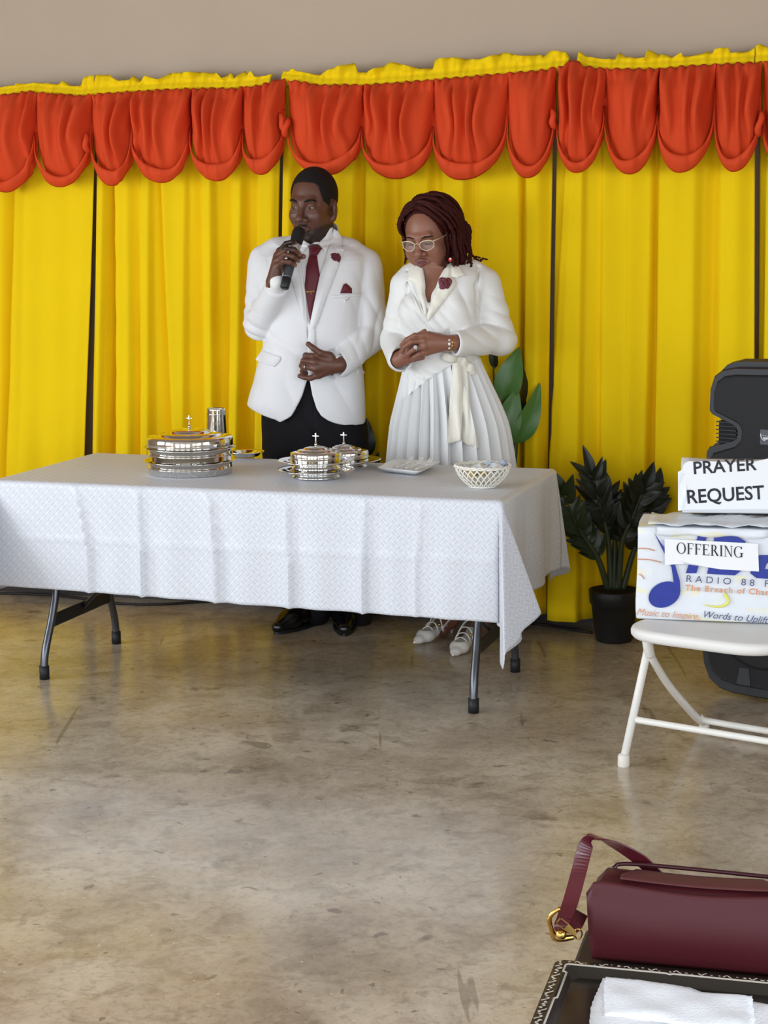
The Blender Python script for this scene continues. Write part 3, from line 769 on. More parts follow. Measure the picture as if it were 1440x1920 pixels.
man = thing('person', (M(590, 1150)[0], YM, 0), 'person in a white jacket and burgundy tie speaking into a microphone', 'person')
fr_m = (rotz(-.44)@rotx(.05)@roty(.02), M(587, 386, .0), np.array([1.14, 1.12, 1.20]))
B = Solid(); head(B, fr_m, True)
hb = lambda x, y, z: (np.array([x, y, z])*fr_m[2])@fr_m[0].T+fr_m[1]
cone(B, hb(0, .028, -.055), M(597, 470, .015), .066, .072, k=.02)
loft(B, rows_px([(478, 545, 650, .07), (500, 520, 665, .09), (560, 520, 655, .10), (640, 530, 650, .09), (720, 520, 660, .10), (790, 515, 665, .10), (820, 530, 650, .08)], YM), k=.03)
shR, elR, wrR = M(492, 494), M(487, 606, -.02), M(514, 532, -.215)
shL, elL, wrL = M(688, 500), M(697, 627, -.01), M(640, 683, -.18)
chain(B, [M(560, 490, .02), shR, elR, wrR], [.05, .045, .038, .028], k=.02)
chain(B, [M(620, 490, .02), shL, elL, wrL], [.05, .045, .038, .029], k=.02)
def ankle(px, py): p = onz(px, py, 0); return p
hlA, toA = onz(590, 1166), onz(516, 1190)              # shoe at the left: heel, toe
hlB, toB = onz(648, 1160), onz(646, 1194)
for hip, hl in ((M(552, 800, .0), hlA), (M(628, 800, .0), hlB)):
    kn = (hip+hl)/2+np.array([0, -.03, .02])
    chain(B, [hip, kn, hl+np.array([0, -.0, .10])], [.07, .05, .035], k=.02)
    cone(B, hl+np.array([0, 0, .10]), hl+np.array([0, -.05, .04]), .035, .03, k=.02)
# right hand closed round the microphone
fingers(B, M(514, 528, -.222), None, [
    [M(525, 471, -.200), M(536, 457, -.226), M(546, 454, -.232), M(553, 455, -.216)],
    [M(520, 480, -.214), M(537, 466, -.250), M(552, 468, -.254), M(561, 477, -.238)],
    [M(518, 490, -.224), M(534, 477, -.258), M(549, 481, -.260), M(559, 489, -.244)],
    [M(519, 500, -.232), M(531, 490, -.262), M(544, 492, -.264), M(553, 497, -.254)]], .0108, wr=.036,
    thumb=[M(519, 512, -.205), M(538, 494, -.168), M(556, 482, -.160), M(569, 481, -.186)])
# left hand in a loose fist at the belt
fingers(B, M(637, 684, -.192), None, [
    [M(592, 668, -.205), M(573, 666, -.205), M(570, 677, -.190), M(577, 683, -.178)],
    [M(590, 679, -.222), M(569, 676, -.214), M(565, 686, -.198), M(571, 692, -.182)],
    [M(592, 691, -.220), M(571, 688, -.212), M(567, 696, -.198), M(574, 700, -.184)],
    [M(598, 703, -.208), M(583, 709, -.206), M(571, 708, -.200), M(562, 705, -.194)]], .0112, wr=.038,
    thumb=[M(618, 668, -.205), M(601, 662, -.222), M(588, 653, -.222), M(578, 645, -.214)])
def tint_m(V):
    base = np.array(lin(98, 62, 48)[:3]); L = head_local(V, fr_m); col = np.tile(base, (len(V), 1))
    x, y, z = np.abs(L[:, 0]), L[:, 1], L[:, 2]
    st = lambda t: np.clip(t, 0, 1)**2*(3-2*np.clip(t, 0, 1))
    zb = -.068+.50*np.maximum(0, x-.028)
    lips = st(1.25-((x/.026)**2+((z+.0725)/.0135)**2))*(y < -.075)
    beard = st((zb-z)/.016)*(z > -.128)*(1-lips)*st((.022-y)/.02)
    chinclear = .35*st(1.2-((x/.02)**2+((z+.092)/.010)**2)); beard = beard*(1-chinclear)
    mus = st(1.3-((x/.027)**2+((z+.0585)/.006)**2))*(y < -.08)
    bm = np.maximum(beard*.88, mus*.8)[:, None]; col = col*(1-bm)+np.array(lin(34, 24, 21)[:3])*bm
    lp = (lips*.75)[:, None]; col = col*(1-lp)+np.array(lin(104, 62, 58)[:3])*lp
    # paler finger tips of the hand on the microphone
    for t in (M(569, 481, -.19), M(562, 479, -.238), M(560, 490, -.244), M(554, 498, -.254), M(553, 455, -.216)):
        w_ = st(1.2-np.linalg.norm(V-t, axis=1)/.013)[:, None]*.7; col = col*(1-w_)+np.array(lin(172, 122, 104)[:3])*w_
    return col
body_m = build(B, 'body', .0028, M_skin_m, man, tint_m)
eyes(fr_m, (-.34, -1, -.02), man)
def brow(fr, parent, m, tree, r=.0052, h=.0):
    for s in (-1, 1):
        P = [(s*.014, -.0925, .0165+h), (s*.030, -.0905, .0215+h), (s*.044, -.0795, .0205+h), (s*.052, -.070, .0155+h)]
        W = [(np.array(p)*fr[2])@fr[0].T+fr[1] for p in P]
        W = [np.array(tree.find_nearest(Vector(q))[0]) for q in spline(W, 12)]
        mesh('eyebrow', *tube(W, [r*.6, r, r*.9, r*.5, r*.3], 8, flat=((0, 0, 1), 1.0)), m, parent)
tr_bm = bvh(body_m); brow(fr_m, man, M_hair_m, tr_bm)
mesh('teeth', *sph((np.array([.004, -.0855, -.0722])*fr_m[2])@fr_m[0].T+fr_m[1], .0095)[:2], M_white, man)
def hairline(K):
    K = np.array(K)
    def f(L): th = np.arctan2(np.abs(L[:, 0]), -(L[:, 1])); return np.interp(th, K[:, 0], K[:, 1])
    return f
Hm = Solid(); ell(Hm, (0, .013, .0355), (.0785, .0995, .0915), k=.003, fr=fr_m)
hl_m = hairline([(0, .079), (.45, .078), (.72, .070), (.82, .045), (.95, .012), (1.05, -.022), (1.3, -.024), (1.42, .022), (1.75, .024), (2.1, -.02), (2.5, -.05), (3.15, -.055)])
Hm.add(lambda P: (lambda L: (hl_m(L)-L[:, 2])*.9)(head_local(P, fr_m)), *WORLD_INF, .003, 'i')
Hm.add(lambda P: .0012*np.sin(P[:, 0]*700)*np.sin(P[:, 2]*700+P[:, 1]*500), *WORLD_INF, .0, 'd')
build(Hm, 'hair', .0028, M_hair_m, man)

def folds(c, ax, freq, amp, rad, ph=0.0):
    c = np.asarray(c); ax = np.asarray(ax, float)/np.linalg.norm(ax)
    def fn(P):
        q = P-c; g = np.exp(-(q**2).sum(1)/rad**2); s_ = q@ax
        return amp*g*(1-2*np.abs(np.sin(.5*(s_*freq+ph+2.2*np.sin((q@np.array([.6, .3, .75]))*18))))**.8)*1.5
    return fn, c-rad*2, c+rad*2
# jacket
jrows = [(463, 520, 660, .085), (472, 496, 682, .105), (486, 482, 692, .125), (510, 480, 688, .140), (560, 490, 680, .150), (620, 502, 672, .148), (655, 492, 674, .146), (675, 485, 678, .148), (700, 479, 682, .150), (760, 463, 685, .158), (812, 452, 686, .163)]
JR = rows_px(jrows, YM)
J = Solid(); loft(J, JR, k=.02, n=2.5)
chain(J, [M(556, 461, .02), M(520, 472, .015), M(494, 486, .01)], [.046, .050, .056], k=.03)
chain(J, [M(622, 458, .02), M(655, 474, .015), M(688, 493, .01)], [.046, .050, .056], k=.03)
zlow = M(590, 690)[2]
inn = Solid(); loft(inn, JR, n=2.5, off=-.022)
J.add(lambda P: np.maximum(inn.ev(P), P[:, 2]-zlow), *WORLD_INF, .004, 's')
hemx = [(420, 745), (462, 763), (500, 779), (530, 791), (560, 797), (620, 801), (684, 797), (720, 795)]
hx = np.array([M(*h, -.1)[0] for h in hemx]); hz = np.array([M(*h, -.1)[2] for h in hemx])
J.add(lambda P: np.interp(P[:, 0], hx, hz)-P[:, 2], *WORLD_INF, .004, 'i')
fnV, lo, hi = cutfn([(400, 540, 626), (425, 548, 624), (445, 556, 621), (470, 562, 614), (515, 568, 600), (560, 575, 591), (604, 580, 582), (607, 581, 581.2)], YM-.12, YM+.03); J.add(fnV, lo, hi, .004, 's')
fnA, lo, hi = cutfn([(702, 578, 578.4), (715, 575, 582), (740, 567, 586), (765, 556, 594), (779, 546, 603), (788, 531, 616), (794, 519, 630), (798, 505, 646), (802, 480, 700), (806, 400, 720), (830, 400, 740)], YM-.12, YM-.02); J.add(fnA, lo, hi, .006, 's')
cone(J, M(597, 475, .02), M(598, 420, .02), .072, .074, k=.004, op='s')
J2 = J
J2.add(*folds(M(535, 650, -.14), (.6, 0, 1), 42, .0030, .10), 0, 'd')
J2.add(*folds(M(500, 740, -.13), (1, 0, .1), 38, .0034, .12, 1), 0, 'd')
J2.add(*folds(M(640, 740, -.13), (1, 0, .15), 34, .0022, .10), 0, 'd')
chain(J2, [M(496, 500, .01), elR, M(518, 541, -.195)], [.068, .062, .047], k=.009)
chain(J2, [M(684, 506, .01), elL, M(641, 683, -.165)], [.072, .066, .050], k=.009)
# cuffs cut square so that the hands come out of an opening
cone(J2, M(516, 536, -.20), M(521, 512, -.255), .036, .036, k=.003, op='s')
cone(J2, M(641, 683, -.165), M(622, 683, -.185), .039, .042, k=.003, op='s')
def cut_plane(S_, p, nrm, rad, k=.003):                # removes what lies beyond a plane, near one point only
    p = np.asarray(p); nrm = np.asarray(nrm, float)/np.linalg.norm(nrm)
    S_.add(lambda P: np.maximum(-(P-p)@nrm, np.linalg.norm(P-p, axis=1)-rad), p-rad, p+rad, k, 's')
cut_plane(J2, M(519, 537, -.205), M(524, 515, -.26)-M(516, 541, -.19), .075)
cut_plane(J2, M(637, 683, -.172), M(615, 683, -.190)-M(641, 683, -.165), .075)
J2.add(*folds(M(480, 625, -.03), M(500, 560, -.1)-M(480, 640, 0), 120, .0045, .07), 0, 'd')
J2.add(*folds(M(470, 580, -.05), (0.5, 0, 1), 90, .003, .08), 0, 'd')
J2.add(*folds(M(700, 630, -.06), (.9, 0, -.5), 95, .0045, .085), 0, 'd')
J2.add(*folds(M(665, 670, -.12), (1, .3, .1), 110, .0028, .06), 0, 'd')
J2.add(*folds(M(690, 560, -.05), (1, 0, .3), 70, .0028, .09), 0, 'd')
# armhole seams
for pts in ([M(500, 478, -.075), M(505, 510, -.125), M(516, 555, -.14)], [M(692, 484, -.06), M(684, 520, -.12), M(675, 565, -.14)]):
    chain(J2, pts, [.0055]*3, k=.012, op='s')
jacket = build(J2, 'jacket', .0040, M_jacket, man, blur=1)
# shirt
Sh = Solid(); loft(Sh, rows_px([(463, 545, 640, .085), (486, 510, 670, .112), (510, 505, 668, .130), (560, 512, 662, .138), (620, 520, 655, .136), (690, 515, 660, .136)], YM), k=.02, n=2.4)
cone(Sh, M(596, 482, .01), M(599, 428, .022), .083, .076, k=.02)
pz = M(590, 460, -.08)
Sh.add(lambda P: (P[:, 2]-(pz[2]+.62*(P[:, 1]-pz[1])))*.85, *WORLD_INF, .003, 'i')
cone(Sh, M(597, 470, .015), M(599, 400, .02), .070, .073, k=.003, op='s')
cone(Sh, M(640, 683, -.17), M(630, 683, -.186), .036, .037, k=.004)
cone(Sh, M(515, 540, -.20), M(518, 529, -.225), .034, .034, k=.004)
shirt = build(Sh, 'shirt', .0038, M_shirt, man)
tr_sb = bvh(shirt, body_m); tr_s = bvh(shirt); tr_j = bvh(jacket)
patch('shirt_collar', [(598, 458), (610, 474), (616, 464), (622, 446), (624, 426), (619, 428), (610, 443), (600, 453)], tr_sb, M_shirt, shirt, off=.006, thick=.004, step=2.2, puff=.003, pw=4)
patch('shirt_collar', [(582, 458), (567, 475), (560, 466), (556, 446), (558, 438), (566, 448), (576, 455)], tr_sb, M_shirt, shirt, off=.006, thick=.004, step=2.2, puff=.003, pw=4)
tie = patch('tie', [(580, 478), (594.5, 479.6), (597, 499), (600, 519), (596, 540), (591, 560), (582, 602), (579, 590), (574, 552), (571.5, 535), (574.5, 499)], tr_s, M_burg, man, off=.007, thick=.006, step=2.4, puff=.005, pw=6)
patch('tie_knot', [(578, 462), (586, 458), (596, 458), (604, 466), (599, 473), (594, 480), (580, 479), (580, 472)], tr_s, M_burg, tie, off=.012, thick=.010, step=2.2, puff=.010, pw=6)
tt = bvh(tie)
def on(tree, px, py, off=0.0):
    o = np.array([0, 0, CH]); d = ray(px, py); d = d/np.linalg.norm(d); h = tree.ray_cast(Vector(o), Vector(d))
    if h[0] is None:
        q = tree.find_nearest(Vector(at(px, py, 7.0))); return np.array(q[0])-d*off
    return o+d*(h[3]-off)
clip_pts = [on(tt, x, y, .004) for x, y in ((573.5, 545), (578, 547), (582, 546.5), (587, 546), (590, 545.5))]
tw = [tube(clip_pts, .0016, 8, 20)]
for a, b in (((578, 547), (574.5, 549)), ((582, 547), (585, 552)), ((580, 547), (584, 549.5)), ((586, 546), (588.5, 548))): tw.append(tube([on(tt, *a, .004), on(tt, *b, .005)], .0012, 6))
mesh('tie_clip', *join(*tw), M_gold, tie)
# lapels, pockets, edge
patch('lapel', [(625, 428), (621, 445), (614, 472), (606, 497), (599, 519), (591, 558), (582, 602), (577, 634), (586, 622), (596, 606), (603, 585), (611, 562), (623, 530), (635, 499), (646, 471), (640, 466), (641, 458), (642, 447), (634, 434)], tr_j, M_jacket, jacket, off=.004, thick=.004, step=3, puff=.008, pw=9, blur=6)
patch('lapel', [(554, 444), (561, 470), (567, 487), (569.5, 515), (575, 560), (580.5, 604), (577, 622), (573, 612), (559, 569), (547, 527), (537, 496), (532, 474), (539, 470), (536, 458), (545, 448)], tr_j, M_jacket, jacket, off=.004, thick=.004, step=3, puff=.008, pw=9, blur=6)
patch('collar_notch', [(624, 428), (633, 433), (642, 446), (641, 462), (646, 469.5), (632, 474), (624, 464), (619, 452)], tr_j, M_jacket, jacket, off=.010, thick=.004, step=2.6, puff=.004, pw=6, blur=6)
patch('front_edge', [(581, 606), (590, 606), (592, 640), (590, 680), (586, 712), (579, 706), (578, 670), (577, 640)], tr_j, M_jacket, jacket, off=.004, thick=.004, step=3, puff=.002, pw=6, blur=4)
patch('pocket_flap', [(491, 656), (508, 663), (525, 668), (527, 673), (522, 681), (514, 688), (500, 684), (486, 679), (479, 674)], tr_j, M_jacket, jacket, off=.005, thick=.004, step=2.6, puff=.006, pw=8, blur=4)
patch('pocket_welt', [(621, 553.5), (648, 551), (677, 549), (677, 555.5), (648, 558), (621, 560.5)], tr_j, M_jacket, jacket, off=.003, thick=.003, step=2.6, puff=.002, pw=3)
patch('pocket_flap', [(668, 690), (678, 689), (684, 698), (682, 703), (668, 701)], tr_j, M_jacket, jacket, off=.004, thick=.004, step=2.6, puff=.003, pw=4)
patch('pocket_square', [(638, 550), (641, 541), (644, 533.5), (649, 531), (655, 536), (660, 541), (660, 550)], tr_j, M_burg, man, off=.005, thick=.004, step=2.2, puff=.007, pw=6)
pc = [on(tr_j, x, y, .006) for x, y in ((655, 553), (654, 560), (650, 563), (646, 563))]
mesh('pearl_chain', *tube(pc, .0009, 6, 14), M_silver, man); mesh('pearl', *sph(on(tr_j, 646, 564, .007), .0055, 16, 10)[:2], M_white, man)
def rose(c, r, parent, m, nrm=(-.1, -1, .1), name='boutonniere', petals=9, seed=1, rip=.18):
    rnd = random.Random(seed); nrm = np.asarray(nrm, float); nrm /= np.linalg.norm(nrm); x = np.cross([0, 0, 1], nrm); x /= np.linalg.norm(x); y = np.cross(nrm, x)
    first = None
    for k in range(petals):
        ring = k/petals; rr = r*(1-.82*ring); a0 = k*2.4; wd = 2.3 if ring < .5 else 3.4
        def fn(i, j):
            t = i/12; v = j/5; a = a0+(t-.5)*wd; rad = rr*(.45+.55*v)*(1+rip*math.sin(a*3+k)*v*.5)
            h = r*(.10+.75*ring+.30*v-.25*v*v)-r*.20*max(0, v-.6)*(1-ring)
            return np.asarray(c)+x*math.cos(a)*rad+y*math.sin(a)*rad+nrm*(h*.8)
        V, Fc = grid(13, 6, fn); o = mesh(name if first is None else 'petal', V, Fc, m, parent if first is None else first); solid(o, .0016, 0)
        if first is None: first = o
    mesh('backing', *lathe_dir(c, nrm, [(r*.1, .0), (r*.75, .001), (r*.7, r*.25), (0.0001, r*.4)], 16), m, first)
    return first
def lathe_dir(c, nrm, prof, seg=24):
    nrm = np.asarray(nrm, float); nrm = nrm/np.linalg.norm(nrm); x = np.cross([0, 0, 1], nrm) if abs(nrm[2]) < .95 else np.array([1., 0, 0]); x = x/np.linalg.norm(x); y = np.cross(nrm, x)
    V, Fc = lathe(prof, seg); return [np.asarray(c)+x*v[0]+y*v[1]+nrm*v[2] for v in V], Fc
rose(on(tr_j, 628, 484.5, .004), .0235, man, M_burg, seed=2, rip=.06)
# trousers
T = Solid(); loft(T, rows_px([(690, 500, 676, .118), (740, 492, 682, .128), (790, 490, 686, .135), (830, 492, 688, .135), (870, 496, 690, .130)], YM), k=.03, n=2.5)
for hip, hl, xx in ((M(545, 850), hlA, 1), (M(636, 850), hlB, -1)):
    kn = (hip+hl)/2+np.array([0, -.01, .02]); chain(T, [hip, kn, hl+np.array([0, -.02, .13]), hl+np.array([0, -.03, .055])], [.105, .086, .070, .070], k=.03)
cone(T, M(588, 760, -.13), M(590, 850, -.14), .004, .004, k=.01, op='s')
T.add(*folds(M(588, 810, -.12), (1, 0, .4), 55, .004, .11), 0, 'd')
trous = build(T, 'trousers', .006, M_trous, man)
def dress_shoe(hl, to, parent):
    hl = np.asarray(hl); to = np.asarray(to); d = to-hl; L_ = np.linalg.norm(d); d = d/L_; s = np.cross(d, [0, 0, 1]); L_ = max(L_, .27); to = hl+d*L_*.93; hk = hl-d*.02
    S = Solid(); z = np.array([0, 0, 1.])
    chain(S, [hk+z*.05, hl+d*.10+z*.05, hl+d*.18+z*.040, to+z*.028], [.038, .043, .044, .026], k=.02, flat=None)
    cone(S, hl+z*.05, hl+z*.12, .042, .046, k=.02)
    S.add(lambda P: .004-P[:, 2], *WORLD_INF, .003, 'i')
    o = build(S, 'shoe', .004, M_shoe, parent)
    V = []; n = 36
    for k in range(2):
        for i in range(n):
            a = 2*PI*i/n; u = math.cos(a); w_ = math.sin(a); t = (u+1)/2
            V.append(hk-d*.022+d*(L_*.93+.062)*t+s*w_*(.040+.010*math.sin(PI*t))+z*(.0 if k == 0 else .014))
    Fc = [(i, (i+1) % n, n+(i+1) % n, n+i) for i in range(n)]+[tuple(range(n))[::-1], tuple(range(n, 2*n))]
    mesh('sole', V, Fc, M_black, o, smooth=False); mesh('heel', *box(hl+z*.013-d*.0, (.07, .068, .026), np.stack([s, d, z], 1), .004), M_black, o, smooth=False)
dress_shoe(hlA, toA, man); dress_shoe(hlB, toB, man)
rg = mesh('ring', *tube([M(572, 688, -.212)+np.array([0, 0, 0])+.0128*(math.cos(a)*np.array([.15, .5, .85])+math.sin(a)*np.array([.1, .85, -.5])) for a in np.linspace(0, 2*PI, 22)], .0022, 8), M_silver, man)

# microphone held in his hand
mt, mb = M(562.5, 427, -.168), M(533, 541, -.275); ax = (mt-mb)/np.linalg.norm(mt-mb); Lm = np.linalg.norm(mt-mb)
mic = thing('microphone', mb, 'black handheld microphone with a grey body held up to the bearded mouth', 'microphone')
mg = mat('grey_metal_body', lin(92, 98, 106), .3, .7); mw = mat('silver_band', lin(200, 200, 200), .3, .6); mgr = mat('black_mesh_grille', lin(14, 14, 15), .55, .3, bump=1.0, bscale=900)
mesh('grille', *lathe_dir(mb, ax, [(.018, Lm-.075), (.0235, Lm-.066), (.0255, Lm-.045), (.0255, Lm-.020), (.021, Lm-.006), (.010, Lm), (.0001, Lm)], 28), mgr, mic)
mesh('collar_band', *lathe_dir(mb, ax, [(.018, Lm-.108), (.0205, Lm-.104), (.0215, Lm-.080), (.0205, Lm-.072), (.012, Lm-.070)], 28), mw, mic)
mesh('body', *lathe_dir(mb, ax, [(.017, .044), (.0172, .05), (.0185, Lm-.11), (.0175, Lm-.10)], 28), mg, mic)
mesh('end_cap', *lathe_dir(mb, ax, [(.0001, 0), (.014, .0), (.0172, .004), (.0178, .043), (.016, .046)], 28), M_black, mic)
# ---------------------------------------------------------------- the woman
YW = 6.96
def Wm(px, py, dy=0.0): return at(px, py, YW+dy)
M_skin_w = skin_mat('warm_brown_skin', lin(122, 78, 60))
M_hair_w = mat('dark_red_brown_twists', lin(60, 19, 15), .7, spec=.2, var=.45, vscale=60, bump=.9, bscale=260)
M_blouse = mat('ivory_blouse_cloth', lin(236, 235, 232), .7, spec=.25, bump=.2, bscale=700, sheen=.1)
M_satin = mat('ivory_satin', lin(238, 233, 220), .42, spec=.45, bump=.06, bscale=500)
M_skirt = mat('white_pleated_cloth', lin(234, 234, 234), .72, spec=.25, bump=.15, bscale=700)
M_frame = mat('pale_gold_frame', lin(226, 205, 172), .3, .4)
M_wshoe = mat('white_patent_leather', lin(236, 230, 222), .2, spec=.6)
M_glass = bpy.data.materials.new('clear_lens'); M_glass.use_nodes = True
def _gl():
    b = M_glass.node_tree.nodes['Principled BSDF']; b.inputs['Base Color'].default_value = (.9, .92, .95, 1); b.inputs['Roughness'].default_value = .02; b.inputs['Alpha'].default_value = .07; b.inputs['Specular IOR Level'].default_value = .5
_gl()
woman = thing('person', (Wm(845, 1150)[0], YW, 0), 'person with dark red twisted hair and glasses in an ivory wrap blouse and pleated skirt', 'person')
fr_w = (rotz(-.42)@rotx(.26)@roty(-.04), Wm(802, 442, .0), np.array([1.10, 1.06, 1.05]))
Bw = Solid(); head(Bw, fr_w, False)
wb = lambda x, y, z: (np.array([x, y, z])*fr_w[2])@fr_w[0].T+fr_w[1]
cone(Bw, wb(0, .035, -.055), Wm(815, 535, .015), .058, .066, k=.02)
loft(Bw, rows_px([(500, 782, 880, .065), (520, 765, 912, .085), (560, 760, 895, .110), (600, 760, 888, .125), (640, 768, 885, .115), (690, 775, 890, .11), (760, 765, 905, .12), (820, 770, 905, .11)], YW), k=.03)
sR, eR, wR = Wm(765, 534), Wm(739, 640, .0), Wm(747, 674, -.165)
sL, eL, wL = Wm(912, 530), Wm(936, 634, -.02), Wm(855, 643, -.195)
chain(Bw, [Wm(800, 528, .02), sR, eR, wR], [.045, .042, .036, .026], k=.02)
chain(Bw, [Wm(868, 525, .02), sL, eL, wL], [.045, .042, .036, .027], k=.02)
fingers(Bw, Wm(848, 643, -.203), None, [
    [Wm(800, 628, -.232), Wm(777, 629, -.246), Wm(762, 637, -.243), Wm(753, 647, -.228)],
    [Wm(793, 639, -.243), Wm(771, 641, -.256), Wm(758, 650, -.250), Wm(754, 660, -.234)],
    [Wm(795, 650, -.242), Wm(776, 655, -.252), Wm(765, 663, -.246), Wm(759, 669, -.232)],
    [Wm(801, 660, -.230), Wm(786, 664, -.240), Wm(777, 669, -.236), Wm(771, 673, -.224)]], .0100, wr=.034,
    thumb=[Wm(822, 632, -.200), Wm(805, 627, -.200), Wm(792, 632, -.198), Wm(784, 640, -.192)], tr=.011)
fingers(Bw, Wm(748, 674, -.168), None, [
    [Wm(766, 652, -.200), Wm(778, 645, -.205), Wm(790, 643, -.203), Wm(800, 645, -.198)],
    [Wm(768, 660, -.202), Wm(781, 655, -.206), Wm(794, 654, -.202), Wm(803, 655, -.196)],
    [Wm(768, 668, -.198), Wm(781, 665, -.203), Wm(792, 664, -.199), Wm(800, 664, -.193)],
    [Wm(766, 675, -.190), Wm(777, 674, -.196), Wm(786, 672, -.194), Wm(793, 671, -.190)]], .0098, wr=.034,
    thumb=[Wm(758, 660, -.185), Wm(772, 640, -.200), Wm(786, 628, -.212), Wm(796, 621, -.218)], tr=.011)
toL, heL = onz(778, 1205, .012), onz(872, 1178, 0)
toR, heR = onz(850, 1228, .012), onz(915, 1186, 0)
zz = np.array([0, 0, 1.])
for hip, to, he in ((Wm(818, 790), toL, heL), (Wm(872, 790), toR, heR)):
    d = (to-he); d[2] = 0; d /= np.linalg.norm(d); an = he+d*.045+zz*.13
    kn = (hip+an)/2+np.array([0, -.05, .03]); chain(Bw, [hip, kn, an+zz*.22-d*.02, an], [.08, .056, .048, .034], k=.02)
    chain(Bw, [an, he+d*.02+zz*.075], [.034, .028], k=.015)
    chain(Bw, [an-zz*.02+d*.02, he+d*.11+zz*.055, he+d*.17+zz*.026], [.032, .030, .026], k=.02)
def tint_w(V):
    base = np.array(lin(142, 94, 74)[:3]); L = head_local(V, fr_w); col = np.tile(base, (len(V), 1)); x, y, z = np.abs(L[:, 0]), L[:, 1], L[:, 2]
    st = lambda t: np.clip(t, 0, 1)**2*(3-2*np.clip(t, 0, 1))
    lips = (st(1.25-((x/.025)**2+((z+.0725)/.014)**2))*(y < -.075)*.85)[:, None]; col = col*(1-lips)+np.array(lin(112, 66, 68)[:3])*lips
    lash = (st(1.3-((np.abs(x-.032)/.017)**2+((z+.0105)/.0030)**2))*(y < -.06)*.85)[:, None]; col = col*(1-lash)+np.array(lin(30, 20, 18)[:3])*lash
    sock = (st(1.2-((np.abs(x-.032)/.019)**2+((z+.001)/.010)**2))*(y < -.06)*.25)[:, None]; col = col*(1-sock)+np.array(lin(78, 48, 40)[:3])*sock
    return col
body_w = build(Bw, 'body', .0028, M_skin_w, woman, tint_w)
brow(fr_w, woman, M_hair_m, bvh(body_w), .0032, -.002)
# hair: cap and twists
Hw = Solid(); ell(Hw, (0, .013, .0355), (.0790, .1000, .0920), k=.003, fr=fr_w)
hl_w = hairline([(0, .098), (.35, .095), (.6, .083), (.85, .058), (1.05, .02), (1.2, -.02), (1.5, -.035), (2.1, -.045), (3.15, -.055)])
Hw.add(lambda P: (lambda L: (hl_w(L)-L[:, 2])*.9)(head_local(P, fr_w)), *WORLD_INF, .003, 'i')
hair_w = build(Hw, 'hair', .0035, M_hair_w, woman)
def twist(pts, r, ph, n=None):
    P = spline(pts, 44); T = np.gradient(P, axis=0); T /= np.linalg.norm(T, axis=1)[:, None]
    a = np.array([.3, .9, .2]); V = []; seg = 8; m = len(P); s = np.concatenate([[0], np.cumsum(np.linalg.norm(np.diff(P, axis=0), axis=1))])
    for i in range(m):
        x = a-T[i]*(a@T[i]); x /= np.linalg.norm(x); y = np.cross(T[i], x); tw = s[i]*260+ph; rr = r*(1-.45*max(0, (i/m-.7)/.3))*(.5+.5*min(1, i/3))
        for k in range(seg):
            q = 2*PI*k/seg; e = rr*(1+.42*math.cos(2*(q-tw)))
            V.append(P[i]+x*math.cos(q)*e+y*math.sin(q)*e)
    Fc = [(j*seg+i, j*seg+(i+1) % seg, (j+1)*seg+(i+1) % seg, (j+1)*seg+i) for j in range(m-1) for i in range(seg)]+[tuple(range(seg))[::-1], tuple((m-1)*seg+i for i in range(seg))]
    return V, Fc
def scalp(d, lift):                                    # direction from the skull centre (head-local) -> world point
    d = np.asarray(d, float); c = np.array([0, .013, .0355]); r = np.array([.0785, .099, .0915])+lift
    t = 1/np.linalg.norm(d/r); L = c+d*t; return (L*fr_w[2])@fr_w[0].T+fr_w[1]
rnd = random.Random(11)
def strand(root, end, lift, drop, flare, curl, r=.0062):
    A, B_ = np.asarray(root, float), np.asarray(end, float); A /= np.linalg.norm(A); B_ /= np.linalg.norm(B_); pts = []
    for t in np.linspace(0, 1, 6): d = A*(1-t)+B_*t; d /= np.linalg.norm(d); pts.append(scalp(d, lift*(.3+.7*t)+.012*math.sin(PI*t)))
    p = pts[-1]; tan = pts[-1]-pts[-2]; tan /= np.linalg.norm(tan); side = np.array([flare[0], flare[1], 0])
    n = 5
    for k in range(1, n+1):
        t = k/n; p = pts[-1]+np.array([0, 0, -1])*drop/n*(1.0)+tan*(.012*(1-t))+side*drop/n*t+np.array([math.sin(k*2.1+curl), math.cos(k*1.7+curl), 0])*.006*t
        pts.append(p)
    V, Fc = twist(pts, r*rnd.uniform(.85, 1.15), rnd.uniform(0, 6)); mesh('hair_twist', V, Fc, M_hair_w, hair_w)
# mass on the picture's right: from the top of the head over the ear and back to the shoulder
for k in range(46):
    t = k/45; y = -.62+1.35*t+rnd.uniform(-.08, .08)
    root = (rnd.uniform(-.30, .40), -.55+1.1*t+rnd.uniform(-.1, .1), .8)
    lay = rnd.choice([.004, .012, .020, .028])
    strand(root, (1.0, y*.9+.18, -.25+rnd.uniform(-.15, .15)), lay*1.5, rnd.uniform(.07, .135)-.02*(t < .15), (rnd.uniform(.0, .55)*(.3+t), rnd.uniform(-.25, .15)), rnd.uniform(0, 6))
for k in range(16):                                    # the back of the head
    t = k/15; strand((rnd.uniform(-.3, .3), .3+.3*t, .7), (.9-1.7*t, 1.0, -.25), rnd.uniform(.006, .024), rnd.uniform(.08, .13), (rnd.uniform(-.1, .1), .05), rnd.uniform(0, 6))
for k in range(14):                                    # the picture's left
    t = k/13; strand((rnd.uniform(-.35, .1), -.55+.9*t, .8), (-1.0, -.50+1.0*t, -.35+rnd.uniform(-.1, .1)), rnd.uniform(.004, .018), rnd.uniform(.05, .105), (rnd.uniform(-.06, .05), rnd.uniform(-.1, .05)), rnd.uniform(0, 6), .0056)
